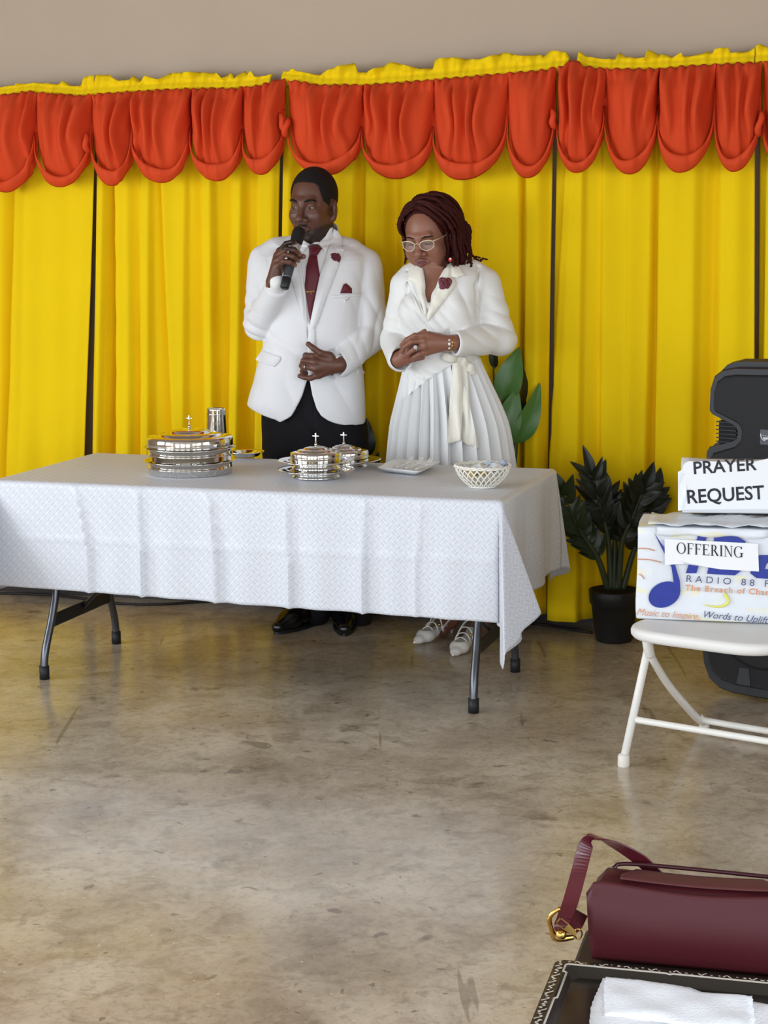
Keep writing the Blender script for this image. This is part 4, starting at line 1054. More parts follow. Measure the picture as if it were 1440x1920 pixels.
for k in range(12):                                    # short twists rising along the hairline and crown
    t = k/11; strand((-.40+.84*t, -.66+.14*abs(t-.5), .92), (-.05+.5*t, .25, 1.0), .012, .001, (0, 0), 0, .0070)
for k in range(12):                                    # loose outer strands with curled ends
    t = k/11; x0 = 848+36*t; V, Fc = twist([Wm(832+20*t, 388+14*t, .02), Wm(x0-4, 425, .0), Wm(x0+3*math.sin(k), 455, -.02+.05*t), Wm(x0+rnd.uniform(-3, 3), 480, -.02), Wm(x0-4+rnd.uniform(-6, 6), 498+rnd.uniform(-6, 10), -.04), Wm(x0+rnd.uniform(-8, 8), 506+rnd.uniform(-6, 14), -.05)], rnd.uniform(.0045, .006), k*1.3); mesh('hair_twist', V, Fc, M_hair_w, hair_w)
for px, py, qx, qy in ((880, 470, 915, 487), (868, 480, 902, 484)):   # flicked ends over the shoulder
    a, b = Wm(px, py, .03), Wm(qx, qy, .01); mid = (a+b)/2+np.array([0, 0, -.02]); V, Fc = twist([Wm(px-8, py-40, .02), a, mid, b+np.array([-.02, 0, .004]), b], .0042, 1.0); mesh('hair_twist', V, Fc, M_hair_w, hair_w)
for P in ([(858, 470), (858, 500), (862, 514), (874, 521)], [(838, 490), (833, 505), (831, 520)], [(850, 480), (852, 505), (860, 510)]):
    V, Fc = twist([Wm(x, y, -.085+.01*i) for i, (x, y) in enumerate(P)], .0045, 2.0); mesh('hair_twist', V, Fc, M_hair_w, hair_w)
# glasses
def hw(x, y, z): return wb(x, y, z)
gl = []
glasses_parts = []
gy = -.104
for s in (-1, 1):
    ring = []
    for q in np.linspace(0, 2*PI, 33)[:-1]:
        cx, cz = math.cos(q), math.sin(q); rx = .0250; rz = .0165 if cz > 0 else .0195
        x = s*.0335+cx*rx; z = -.008+cz*rz+(.0045*max(0, s*cx)**2 if cz > 0 else 0); ring.append((x, gy+.012*((abs(x)-.01)/.05)**2, z))
    W = [hw(*p) for p in ring]; W.append(W[0]); glasses_parts.append(tube(W, [.0016, .0026, .0022, .0014, .0012, .0014, .0016], 8, 64, cap=False))
    c0 = hw(s*.0335, gy+.004, -.008); lv = [c0]+[hw(*p) for p in ring]; m_ = len(ring)
    gl.append((lv, [(0, 1+i, 1+(i+1) % m_) for i in range(m_)]))
    glasses_parts.append(tube([hw(s*.057, -.092, .004), hw(s*.068, -.078, .006), hw(s*.078, -.03, .006), hw(s*.080, .015, .006)], [.0026, .0022, .0016, .0014], 8, 30))
glasses_parts.append(tube([hw(-.0095, gy, -.004), hw(0, gy-.004, .0), hw(.0095, gy, -.004)], .0017, 8, 12))
go = mesh('glasses', *join(*glasses_parts), M_frame, woman)
for v, f in gl: mesh('lens', v, f, M_glass, go)
ep = Wm(844.5, 487, -.09); eo = mesh('earring', *sph(ep, .0085, 16, 10)[:2], mat('red_enamel', lin(190, 30, 30), .25), woman); mesh('earring_stone', *sph(ep+np.array([0, -.008, .004]), .004, 12, 8)[:2], M_white, eo)

# blouse
brows_ = [(497, 775, 880, .075), (508, 762, 905, .095), (520, 754, 922, .108), (545, 750, 915, .122), (575, 748, 905, .138), (605, 749, 900, .146), (640, 752, 897, .142), (670, 756, 897, .138), (690, 758, 902, .142), (720, 754, 914, .155), (765, 749, 928, .172)]
BR = rows_px(brows_, YW)
Bl = Solid(); loft(Bl, BR, k=.02, n=2.25)
chain(Bl, [Wm(795, 505, .03), Wm(772, 521, .012), Wm(760, 536, .0)], [.040, .048, .058], k=.03)
chain(Bl, [Wm(850, 503, .03), Wm(885, 516, .012), Wm(908, 532, .0)], [.044, .052, .062], k=.03)
ell(Bl, Wm(778, 585, -.085), (.062, .055, .065), k=.03); ell(Bl, Wm(852, 585, -.090), (.068, .058, .068), k=.03)
bh = [(735, 770), (752, 762), (765, 745), (780, 731), (800, 714), (820, 700), (838, 690), (850, 684), (880, 680), (935, 676), (960, 676)]
bx = np.array([Wm(*p, -.15)[0] for p in bh]); bz = np.array([Wm(*p, -.15)[2] for p in bh])
Bl.add(lambda P: np.interp(P[:, 0], bx, bz)-P[:, 2], *WORLD_INF, .003, 'i')
chain(Bl, [Wm(763, 538, .0), eR, Wm(750, 672, -.155)], [.062, .053, .050], k=.010)
chain(Bl, [Wm(908, 536, .0), eL, Wm(856, 645, -.190)], [.065, .062, .046], k=.010)
ell(Bl, Wm(938, 640, -.02), (.062, .07, .052), k=.02)
fnB, lo, hi = cutfn([(470, 786, 846), (497, 793, 838), (520, 796, 825), (550, 798, 812), (578, 800, 801.5), (581, 800.5, 801)], YW-.12, YW+.02); Bl.add(fnB, lo, hi, .003, 's')
cone(Bl, Wm(815, 520, .02), Wm(812, 470, .02), .064, .062, k=.004, op='s')
cone(Bl, Wm(750, 672, -.155), Wm(757, 678, -.215), .040, .044, k=.003, op='s')
cone(Bl, Wm(856, 645, -.19), Wm(835, 643, -.21), .036, .039, k=.003, op='s')
cut_plane(Bl, Wm(755, 674, -.172), Wm(765, 668, -.215)-Wm(745, 676, -.15), .075)
cut_plane(Bl, Wm(854, 646, -.193), Wm(835, 644, -.205)-Wm(860, 646, -.185), .08)
for c_, a_, f_, am, rd, ph in ((Wm(800, 605, -.15), (.75, 0, .66), 150, .0035, .085, 0), (Wm(785, 560, -.14), (.9, 0, .35), 120, .0030, .07, 1), (Wm(925, 600, -.05), (.25, 0, 1), 95, .0036, .10, 2), (Wm(900, 645, -.12), (.6, 0, .8), 85, .0030, .085, 0), (Wm(790, 705, -.15), (.45, 0, .9), 150, .0032, .10, .5), (Wm(745, 620, -.04), (.2, 0, 1), 90, .004, .07, 1), (Wm(870, 560, -.12), (1, 0, .1), 60, .003, .08, .3)):
    Bl.add(*folds(c_, a_, f_, am, rd, ph), 0, 'd')
chain(Bl, [Wm(898, 500, -.03), Wm(893, 535, -.09), Wm(896, 580, -.10), Wm(902, 605, -.08)], [.0055]*4, k=.012, op='s')
chain(Bl, [Wm(765, 510, -.03), Wm(764, 545, -.075), Wm(765, 580, -.085)], [.005]*3, k=.012, op='s')
blouse = build(Bl, 'blouse', .0040, M_blouse, woman, blur=1)
tr_b = bvh(blouse)
tr_bb = bvh(blouse, body_w)
patch('lapel', [(838, 498), (832, 512), (824, 530), (812, 555), (800, 590), (803, 602), (818, 584), (832, 566), (846, 548), (856, 532), (853, 523), (846, 519), (848, 510), (846, 492)], tr_bb, M_satin, blouse, off=.006, thick=.004, step=2.6, puff=.007, pw=7, blur=8)
patch('lapel', [(793, 504), (796, 530), (798, 560), (800.5, 592), (796, 590), (789, 565), (780, 540), (776, 530), (763, 524), (764, 518), (770, 500), (782, 498)], tr_bb, M_satin, blouse, off=.006, thick=.004, step=2.6, puff=.007, pw=7, blur=8)
patch('collar', [(838, 498), (842, 486), (847, 480), (853, 490), (866, 506), (872, 516), (856, 522), (846, 519), (845, 508)], tr_bb, M_satin, blouse, off=.008, thick=.004, step=2.6, puff=.005, pw=7, blur=8)
for a, b in (((772, 528), (803, 606)), ((776, 540), (808, 616)), ((770, 545), (812, 622))):   # gathered wrap folds running to the waist
    n_ = 14; pts = [on(tr_b, a[0]+(b[0]-a[0])*t, a[1]+(b[1]-a[1])*t+6*math.sin(PI*t), -.001) for t in np.linspace(0, 1, n_)]
    mesh('wrap_fold', *tube(pts, [.002, .0045, .005, .004, .002], 8, 40), M_blouse, blouse)
rose(on(tr_bb, 833.5, 532, .012), .0265, woman, mat('dark_burgundy_flower', lin(104, 14, 36), .4, spec=.5, sheen=.2), (-.15, -1, .1), seed=5, rip=.30)
# skirt: knife pleats below the blouse
SR = rows_px([(672, 762, 897, .125), (690, 761, 902, .132), (720, 757, 914, .146), (760, 751, 929, .162), (800, 745, 941, .172), (858, 739, 951, .180), (1000, 728, 968, .200), (1118, 722, 978, .212)], YW)[::-1]
npl, per = 28, 10; nt_ = npl*per
def skirt_pt(i, j):
    z, xc, yc, rx, ry = SR[j]; a = 2*PI*i/nt_; f = i % per/per; amp = .004+.016*min(1, (SR[0][0]-z)/.25)
    saw = [0, .16, .32, .48, .64, .80, .96, 1.10, .45, -.15][i % per]
    n_ = 2.2; ca, sa = math.cos(a), math.sin(a); rr = (abs(ca)**n_+abs(sa)**n_)**(-1/n_)
    k = 1+amp*(saw-.5)*2/max(rx, ry)*1.3
    return np.array([xc+rx*ca*rr*k, yc+ry*sa*rr*k, z])
V, Fc = grid(nt_, len(SR), skirt_pt, True); skirt = mesh('skirt', V, [f[::-1] for f in Fc], M_skirt, woman, smooth=False); solid(skirt, .002, 0)
tr_k = bvh(skirt, blouse)
# sash: knot, loops and two tails
kp = on(tr_k, 843, 671, .022); Kn = Solid(); ell(Kn, kp, (.026, .020, .019), R=roty(.3)); cone(Kn, kp+np.array([-.018, .0, .006]), kp+np.array([.02, .004, -.004]), .012, .010, k=.008); Kn.add(*folds(kp, (.3, 0, 1), 260, .0022, .05), 0, 'd')
knot = build(Kn, 'sash', .0028, M_satin, woman)
Lp = Solid(); lp0 = on(tr_k, 866, 676, .012); chain(Lp, [kp+np.array([.02, .01, 0]), lp0, on(tr_k, 881, 690, .020), on(tr_k, 886, 698, .016)], [.010, .014, .017, .012], k=.01, flat=((0, 1, 0), .7)); Lp.add(*folds(lp0, (1, 0, -.6), 200, .002, .06), 0, 'd'); build(Lp, 'sash_loop', .0030, M_satin, knot)
patch('sash_tail', [(849, 676), (872, 674), (877, 700), (882, 760), (890, 800), (899, 842), (881, 836), (866, 829), (862, 780), (858, 720)], tr_k, M_satin, knot, off=.010, thick=.003, step=3.4, puff=.004, pw=6, blur=14, extra=lambda x, y: .004*math.sin(x*.35+y*.02))
patch('sash_tail', [(848, 676), (866, 675), (868, 720), (868, 770), (864, 826), (850, 830), (836, 833), (840, 790), (845, 730)], tr_k, M_satin, knot, off=.016, thick=.003, step=3.4, puff=.004, pw=6, blur=14, extra=lambda x, y: .004*math.sin(x*.3-y*.015))
# jewellery
def band(c, axis, r, rad, m, name, parent, n=30):
    axis = np.asarray(axis, float)/np.linalg.norm(axis); x = np.cross(axis, [0, 0, 1]); x /= np.linalg.norm(x); y = np.cross(axis, x)
    return mesh(name, *tube([np.asarray(c)+r*(x*math.cos(a)+y*math.sin(a)) for a in np.linspace(0, 2*PI, n)], rad, 8), m, parent)
bc = Wm(842, 644, -.207); bax = Wm(855, 643, -.195)-Wm(830, 641, -.22); br = band(bc, bax, .0285, .0032, M_gold, 'bracelet', woman)
for q in (.0, .5, -.6): mesh('bracelet_stone', *sph(bc+np.array([0, -.029*math.cos(q), .029*math.sin(q)]), .006 if q == 0 else .0042, 12, 8)[:2], M_white, br)
rc_ = Wm(779, 654, -.252); r_ = band(rc_, Wm(795, 650, -.24)-Wm(765, 663, -.25), .0118, .0019, M_silver, 'ring', woman); mesh('ring_stone', *lathe_dir(rc_+np.array([.0, -.0125, .006]), (0, -1, .5), [(.0001, -.004), (.006, 0), (.0078, .003), (.005, .006), (.0001, .0062)], 10), mat('clear_gem', lin(225, 230, 235), .05, .3, spec=1), r_, smooth=False)
# shoes
def pump(to, he, parent):
    d = to-he; d[2] = 0; L_ = np.linalg.norm(d); d /= L_; s = np.cross(d, zz); S = Solid(); he = to-d*.265; he[2] = 0
    ball = to-d*.075
    chain(S, [to+zz*.002, to-d*.03+zz*.006, ball+zz*.014, to-d*.115+zz*.022], [.008, .020, .036, .036], k=.012, flat=(zz, .75))
    ell(S, to-d*.115+zz*.052, (.060, .030, .030), k=.008, op='s', R=np.stack([d, s, zz], 1))
    S.add(lambda P: .003-P[:, 2], *WORLD_INF, .002, 'i')
    o = build(S, 'shoe', .0032, M_wshoe, parent)
    sl = [to-d*.10+zz*.012, to-d*.14+zz*.022, he+d*.07+zz*.045, he+zz*.062]
    mesh('sole', *tube(sl, [.030, .028, .022, .024], 12, 24, flat=((0, 0, 1), .22)), M_wshoe, o)
    mesh('heel', *tube([he+zz*.065, he+zz*.03-d*.002, he+zz*.001], [.017, .010, .006], 12), M_wshoe, o)
    for k, (bk, up, wd) in enumerate(((.088, .044, .034), (.116, .056, .036), (.146, .072, .038))):
        mesh('strap', *tube([to-d*bk-s*wd+zz*.022, to-d*(bk+.005)-s*wd*.55+zz*(up-.004), to-d*(bk+.01)+zz*(up+.003), to-d*(bk+.005)+s*wd*.55+zz*(up-.004), to-d*bk+s*wd+zz*.022], .0036, 8, 24, flat=((0, 0, 1), .6)), M_wshoe, o)
    mesh('slingback', *tube([to-d*.14-s*.034+zz*.035, he+d*.03-s*.030+zz*.085, he-d*.014+zz*.10, he+d*.03+s*.030+zz*.085, to-d*.14+s*.034+zz*.035], .0042, 8, 30), M_wshoe, o)
    mesh('buckle', *sph(to-d*.13-s*.030+zz*.052, .006, 10, 8)[:2], M_gold, o)
pump(toL, heL, woman); pump(toR, heR, woman)
# ---------------------------------------------------------------- things on the table
M_chrome = mat('polished_steel', lin(222, 220, 216), .07, 1, var=.02)
M_porc = mat('white_porcelain', lin(240, 240, 240), .2, spec=.6)
M_plas = mat('ivory_plastic', lin(240, 236, 224), .4)
ZT = TZ+.003
def tp(px, py, z=ZT): return onz(px, py, z)
def cross_parts(c, h, w_):
    R = rotz(TYAW); return [tube([c, c+np.array([0, 0, h*.28])], [h*.11, h*.06], 12), sph(c+np.array([0, 0, h*.10]), h*.12, 12, 8)[:2], box(c+np.array([0, 0, h*.62]), (h*.10, h*.09, h*.76), R, h*.02), box(c+np.array([0, 0, h*.76]), (w_, h*.09, h*.10), R, h*.02)]
def lid(c, r, label, grp, zs=1.0):
    o = thing('tray_lid', c, label, 'tray lid', grp)
    mesh('dome', *lathe([(a, b*zs) for a, b in [(r, .0), (r*1.01, .002), (r*1.005, .030), (r*.985, .036), (r*.80, .040), (r*.74, .0405), (r*.72, .046), (r*.60, .050), (r*.50, .0505), (r*.47, .056), (r*.30, .0625), (r*.12, .066), (.0001, .067)]], 72, c), M_chrome, o)
    mesh('cross_finial', *join(*cross_parts(np.asarray(c)+np.array([0, 0, .066*zs]), .046, .024)), M_chrome, o); return o
# tall stack of cup trays at the left
sc = tp(357, 886); RB = .150
def cup_tray(z, label):
    c = sc+np.array([0, 0, z]); o = thing('communion_tray', c, label, 'tray', 'silver trays of the tall stack')
    mesh('bowl', *lathe([(.0001, .0), (RB-.004, 0), (RB, .003), (RB+.001, .020), (RB+.003, .0215), (RB+.003, .024), (RB+.001, .0255), (RB+.001, .044), (RB-.003, .0445), (RB-.003, .006), (.0001, .006)], 80, c), M_chrome, o)
    mesh('rim_flange', *lathe([(RB-.002, .0435), (RB+.012, .0445), (RB+.017, .0465), (RB+.0165, .0485), (RB+.010, .0475), (RB-.002, .0465)], 80, c, cap=False), M_chrome, o)
    mesh('cup_insert', *lathe([(.0001, .040), (RB-.005, .040), (RB-.005, .042), (.0001, .042)], 48, c), M_chrome, o); return o
cup_tray(0, 'lowest polished tray of the tall stack, resting on the tablecloth'); cup_tray(.0485, 'upper polished tray of the tall stack, under the domed lid')
lid(sc+np.array([0, 0, .097]), .156, 'large domed silver lid with cross topping the tall tray stack', None)
c = tp(407, 853.5); o = thing('tumbler', c, 'tall tapered steel tumbler standing behind the tall tray stack', 'tumbler')
mesh('cup', *lathe([(.0001, .0), (.043, 0), (.0435, .004), (.0365, .178), (.037, .183), (.0355, .184), (.0345, .178), (.040, .012), (.0001, .010)], 48, c), M_chrome, o)
mesh('ring_line', *lathe([(.0385, .160), (.0392, .162), (.0385, .164)], 48, c, cap=False), M_chrome, o)
c = tp(462, 857); o = thing('plate', c, 'flat silver plate lying behind the tall tray stack', 'plate')
mesh('dish', *lathe([(.0001, .004), (.045, .004), (.050, .007), (.058, .017), (.075, .021), (.0765, .023), (.074, .0235), (.057, .020), (.047, .009), (.0001, .007)], 56, c), M_chrome, o)
# bread plates in the middle
def bread_plate(c, label):
    o = thing('bread_plate', c, label, 'bread plate', 'silver bread plates in the middle of the table')
    mesh('pedestal', *lathe([(.0001, 0), (.084, 0), (.087, .002), (.086, .006), (.080, .012), (.080, .015), (.088, .022), (.0001, .020)], 64, c), M_chrome, o)
    mesh('flange', *lathe([(.0001, .020), (.088, .021), (.110, .026), (.134, .0275), (.1375, .029), (.137, .031), (.133, .0315), (.110, .030), (.092, .0265), (.090, .0325), (.087, .0325), (.086, .024), (.0001, .023)], 72, c), M_chrome, o); return o
pc0 = tp(593, 895); bread_plate(pc0, 'lower silver bread plate of the middle stack, its foot on the cloth'); bread_plate(pc0+np.array([0, 0, .0325]), 'upper silver bread plate of the middle stack, just below the small lid')
lid(pc0+np.array([0, 0, .0652]), .0905, 'small silver lid with a bright cross on the middle stack', None, .72)
pc1 = tp(645, 875.5); bread_plate(pc1, 'single silver bread plate partly hidden behind the middle stack'); lid(pc1+np.array([0, 0, .0362]), .0905, 'small silver lid with a dark cross behind the middle stack', None, .72)
# rectangular plate with clear packets
P4 = [tp(704.6, 876.5, ZT+.020), tp(786, 885, ZT+.020), tp(828, 865.5, ZT+.020), tp(740, 860.5, ZT+.020)]
pm = sum(P4)/4; o = thing('serving_plate', (pm[0], pm[1], ZT), 'white rectangular plate with raised sloping rim on the table', 'plate')
def quadring(k, z): return [np.array([*(pm+(p-pm)*k)[:2], z]) for p in P4]
rings = [quadring(.62, ZT), quadring(.68, ZT+.001), quadring(.80, ZT+.007), quadring(1.0, ZT+.019), quadring(1.005, ZT+.0215), quadring(.985, ZT+.022), quadring(.80, ZT+.011), quadring(.70, ZT+.006)]
def rrect(q, n=5, f=.12):
    out = []
    for i in range(4):
        a, b, c_ = q[i-1], q[i], q[(i+1) % 4]
        for t in np.linspace(0, 1, n): u = b+(a-b)*f; v = b+(c_-b)*f; out.append((1-t)**2*u+2*t*(1-t)*b+t*t*v)
    return out
RR = [rrect(r) for r in rings]; n_ = len(RR[0]); V = [p for r in RR for p in r]; Fc = [(j*n_+i, j*n_+(i+1) % n_, (j+1)*n_+(i+1) % n_, (j+1)*n_+i) for j in range(len(RR)-1) for i in range(n_)]+[tuple(range(n_))[::-1], tuple((len(RR)-1)*n_+i for i in range(n_))]
mesh('plate_body', V, Fc, M_porc, o)
M_clear = mat('clear_plastic', (.9, .9, .92, 1), .12, spec=.8); M_clear.node_tree.nodes['Principled BSDF'].inputs['Alpha'].default_value = .38
e1 = (P4[1]-P4[0]); e1 = e1/np.linalg.norm(e1); e2 = P4[3]-P4[0]; e2 = e2/np.linalg.norm(e2)
for k, (a, b, l, lb) in enumerate(((-.045, -.01, .11, 'left'), (.0, .0, .12, 'middle'), (.045, .005, .11, 'right'))):
    p0 = pm+e1*a+e2*(-.05)+np.array([0, 0, -.010]); pk = thing('wrapped_fork', p0, lb+' clear plastic packet with a fork on the white rectangular plate', 'packet', 'clear packets on the rectangular plate')
    def pf(i, j): u = (i/8-.5)*.034; v = j/14*l; return p0+e1*(u+v*.25)+e2*v*.9+np.array([0, 0, .003+.004*math.sin(i*1.9+k)*math.sin(j*.8)+.012*max(0, v/l-.6)])
    mesh('film', *grid(9, 15, pf), M_clear, pk)
    ft = [tube([p0+e1*.008+np.array([0, 0, .004]), p0+e1*(.03)+e2*l*.55+np.array([0, 0, .010]), p0+e1*(.035)+e2*l*.72+np.array([0, 0, .014])], [.004, .0025, .005], 8, 12)]
    for q in (-1, 0, 1): ft.append(tube([p0+e1*(.035+q*.006)+e2*l*.72+np.array([0, 0, .014]), p0+e1*(.040+q*.007)+e2*l*.88+np.array([0, 0, .020]), p0+e1*(.043+q*.007)+e2*l*1.0+np.array([0, 0, .034])], [.0024, .0022, .0014], 6, 12))
    mesh('fork', *join(*ft), M_porc, pk)
# lattice bowl with folded papers
bc0 = tp(905, 913); o = thing('lattice_bowl', bc0, 'ivory open lattice bowl holding folded papers near the table end', 'bowl'); HB = .078
def brad(t): return .047+.046*(math.sin(t*PI/2)**.85)
strips = []
for d in (-1, 1):
    for k in range(24):
        a0 = 2*PI*k/24; pts = []
        for t in np.linspace(0, 1, 14): a = a0+d*t*.62; r = brad(t); pts.append(bc0+np.array([r*math.cos(a), r*math.sin(a), .006+HB*.90*t]))
        strips.append(tube(pts, .0026, 6, flat=((0, 0, 1), 1.0)))
lt = mesh('lattice', *join(*strips), M_plas, o)
mesh('base_ring', *lathe([(.0001, 0), (.046, 0), (.050, .003), (.049, .010), (.044, .008), (.0001, .005)], 40, bc0), M_plas, o)
rim_ = []
for k in range(2):
    pts = [bc0+np.array([(.0935+.003*math.cos(a*12+PI*k))*math.cos(a), (.0935+.003*math.cos(a*12+PI*k))*math.sin(a), HB*.93+.0035*math.sin(a*12+PI*k)]) for a in np.linspace(0, 2*PI, 145)]
    rim_.append(tube(pts, .0034, 7, cap=False))
mesh('twisted_rim', *join(*rim_), M_plas, o)
M_paper = mat('white_paper', lin(240, 241, 244), .7, bump=.1, bscale=300); M_paperb = mat('printed_blue_paper', lin(196, 214, 236), .65, var=.2, vscale=40); M_papery = mat('printed_yellow_paper', lin(214, 190, 120), .65, var=.25, vscale=50)
rnd = random.Random(4)
for k, (dx, dy, rot, m_, lb) in enumerate(((.030, -.005, .4, M_paper, 'large white folded paper on top in the lattice bowl'), (-.025, .015, -.3, M_paper, 'creased white paper at the back left of the lattice bowl'), (.035, .030, .1, M_paperb, 'pale blue printed paper at the back right of the lattice bowl'), (-.020, -.015, .7, M_papery, 'yellowish printed paper deep in the lattice bowl'))):
    zc = [.064, .062, .070, .052][k]; c = bc0+np.array([dx, dy, zc]); pr = thing('folded_paper', c, lb, 'paper', 'papers in the lattice bowl')
    ax, ay = np.array([math.cos(rot), math.sin(rot), .10]), np.array([-math.sin(rot), math.cos(rot), .15])
    def pp(i, j): u, v = i/8-.5, j/6-.5; return c+ax*u*.085+ay*v*.060+np.array([0, 0, .016*abs(u)+.006*math.sin(u*9+k)+.005*math.sin(v*8)])
    solid(mesh('sheet', *grid(9, 7, pp), m_, pr), .0012, 0)
    solid(mesh('fold', *grid(9, 7, lambda i, j: pp(i, j)+np.array([0, 0, -.006])+ax*.006), m_, pr), .0012, 0)

# ---------------------------------------------------------------- plants
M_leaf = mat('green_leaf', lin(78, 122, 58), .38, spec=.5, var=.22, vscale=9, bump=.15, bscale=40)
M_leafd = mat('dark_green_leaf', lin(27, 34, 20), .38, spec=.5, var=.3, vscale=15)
M_stem = mat('green_stem', lin(70, 92, 50), .5, var=.15)
M_stemd = mat('dark_green_stem', lin(58, 68, 42), .5, var=.2)
M_pot = mat('black_plastic_pot', lin(26, 25, 26), .5, var=.1); M_soil = mat('dark_soil', lin(40, 30, 24), .95, bump=1, bscale=120)
def leafmesh(name, L_, W_, cup, fold, wav, tipx, nu=9, nv=22, m=None):
    V = []
    for j in range(nv):
        t = j/(nv-1); wd = W_*.5*(math.sin(PI*min(1, t**.75))**.8)*(1-.25*t)+.0008
        for i in range(nu):
            s = i/(nu-1)*2-1; V.append((s*wd, -cup*(4*t*t-2*t)*.25*L_+fold*abs(s)*wd+wav*math.sin(t*9+s*2)*abs(s), t*L_))
    Fc = [(j*nu+i, j*nu+i+1, (j+1)*nu+i+1, (j+1)*nu+i) for j in range(nv-1) for i in range(nu-1)]
    me = bpy.data.meshes.new(name); me.from_pydata(V, [], Fc); me.polygons.foreach_set('use_smooth', [True]*len(Fc)); me.materials.append(m); return me
def place_leaf(me, base, tip, face, parent, wscale=1.0, name='leaf'):
    base, tip = np.asarray(base, float), np.asarray(tip, float); z = tip-base; L_ = np.linalg.norm(z); z = z/L_
    y = np.asarray(face, float); y = y-z*(y@z); y = y/np.linalg.norm(y); x = np.cross(y, z)
    s = L_/max(v.co.z for v in me.vertices); o = bpy.data.objects.new(name, me); C.objects.link(o); o.parent = parent
    o.matrix_basis = Matrix(((x[0]*s*wscale, y[0]*s, z[0]*s, base[0]), (x[1]*s*wscale, y[1]*s, z[1]*s, base[1]), (x[2]*s*wscale, y[2]*s, z[2]*s, base[2]), (0, 0, 0, 1)))
    if parent.type == 'EMPTY': o.matrix_parent_inverse = Matrix.Translation(-parent.location)
    return o
def pot(c, r, h, parent):
    mesh('pot', *lathe([(.0001, 0), (r*.70, 0), (r*.74, .006), (r*.93, h*.72), (r*.96, h*.73), (r, h*.75), (r*1.03, h*.985), (r*1.02, h), (r*.96, h), (r*.93, h*.90), (.0001, h*.88)], 40, c), M_pot, parent)
    mesh('soil', *lathe([(.0001, h*.91), (r*.5, h*.915), (r*.925, h*.90)], 32, c, cap=False), M_soil, parent)
toward = np.array([-.1, -1, .15])
# the broad-leaved plant behind the woman
pc2 = onz(976, 1166)+N*.13; pl = thing('potted_plant', pc2, 'broad leaved green plant rising behind the pleated skirt', 'plant'); pot(pc2, .075, .17, pl)
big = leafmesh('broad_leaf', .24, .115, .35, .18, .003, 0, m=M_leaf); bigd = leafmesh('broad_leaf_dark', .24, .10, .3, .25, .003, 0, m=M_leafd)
YP = float(pc2[1])
def Pp(px, py, dy=0): return at(px, py, YP+dy)
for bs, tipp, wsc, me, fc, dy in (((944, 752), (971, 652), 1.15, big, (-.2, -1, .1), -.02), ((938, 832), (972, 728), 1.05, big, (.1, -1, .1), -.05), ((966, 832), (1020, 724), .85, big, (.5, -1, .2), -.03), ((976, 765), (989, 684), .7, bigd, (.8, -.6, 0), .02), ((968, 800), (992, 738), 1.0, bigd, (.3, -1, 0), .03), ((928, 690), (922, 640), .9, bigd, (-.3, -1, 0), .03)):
    b = Pp(*bs, dy); root = pc2+np.array([rnd.uniform(-.03, .03), rnd.uniform(-.03, .03), .18])
    st = mesh('stem', *tube([root, root*.5+b*.5+np.array([-.02, 0, .03]), b+np.array([-.005, 0, -.03]), b], [.006, .005, .0035, .003], 8, 24), M_stem, pl)
    lf = place_leaf(me, b, Pp(*tipp, dy-.02), fc, st, wsc)
    if me is big:
        mid = [b+(Pp(*tipp, dy-.02)-b)*t for t in (.02, .3, .6)]
# small dark plant behind the man
pc3 = onz(688, 1158)+N*.12; pl = thing('potted_plant', pc3, 'dark leaved plant in a black pot behind the person in black trousers', 'plant'); pot(pc3, .072, .15, pl)
YP = float(pc3[1])
for bs, tipp in (((687, 858), (691, 786)), ((690, 900), (712, 850)), ((668, 890), (655, 820))):
    b = Pp(*bs, -.03); root = pc3+np.array([0, 0, .14]); st = mesh('stem', *tube([root, root*.5+b*.5+np.array([.01, 0, 0]), b], [.007, .005, .003], 8, 20), M_stemd, pl); place_leaf(bigd, b, Pp(*tipp, -.05), (.4, -1, 0), st, 1.05)
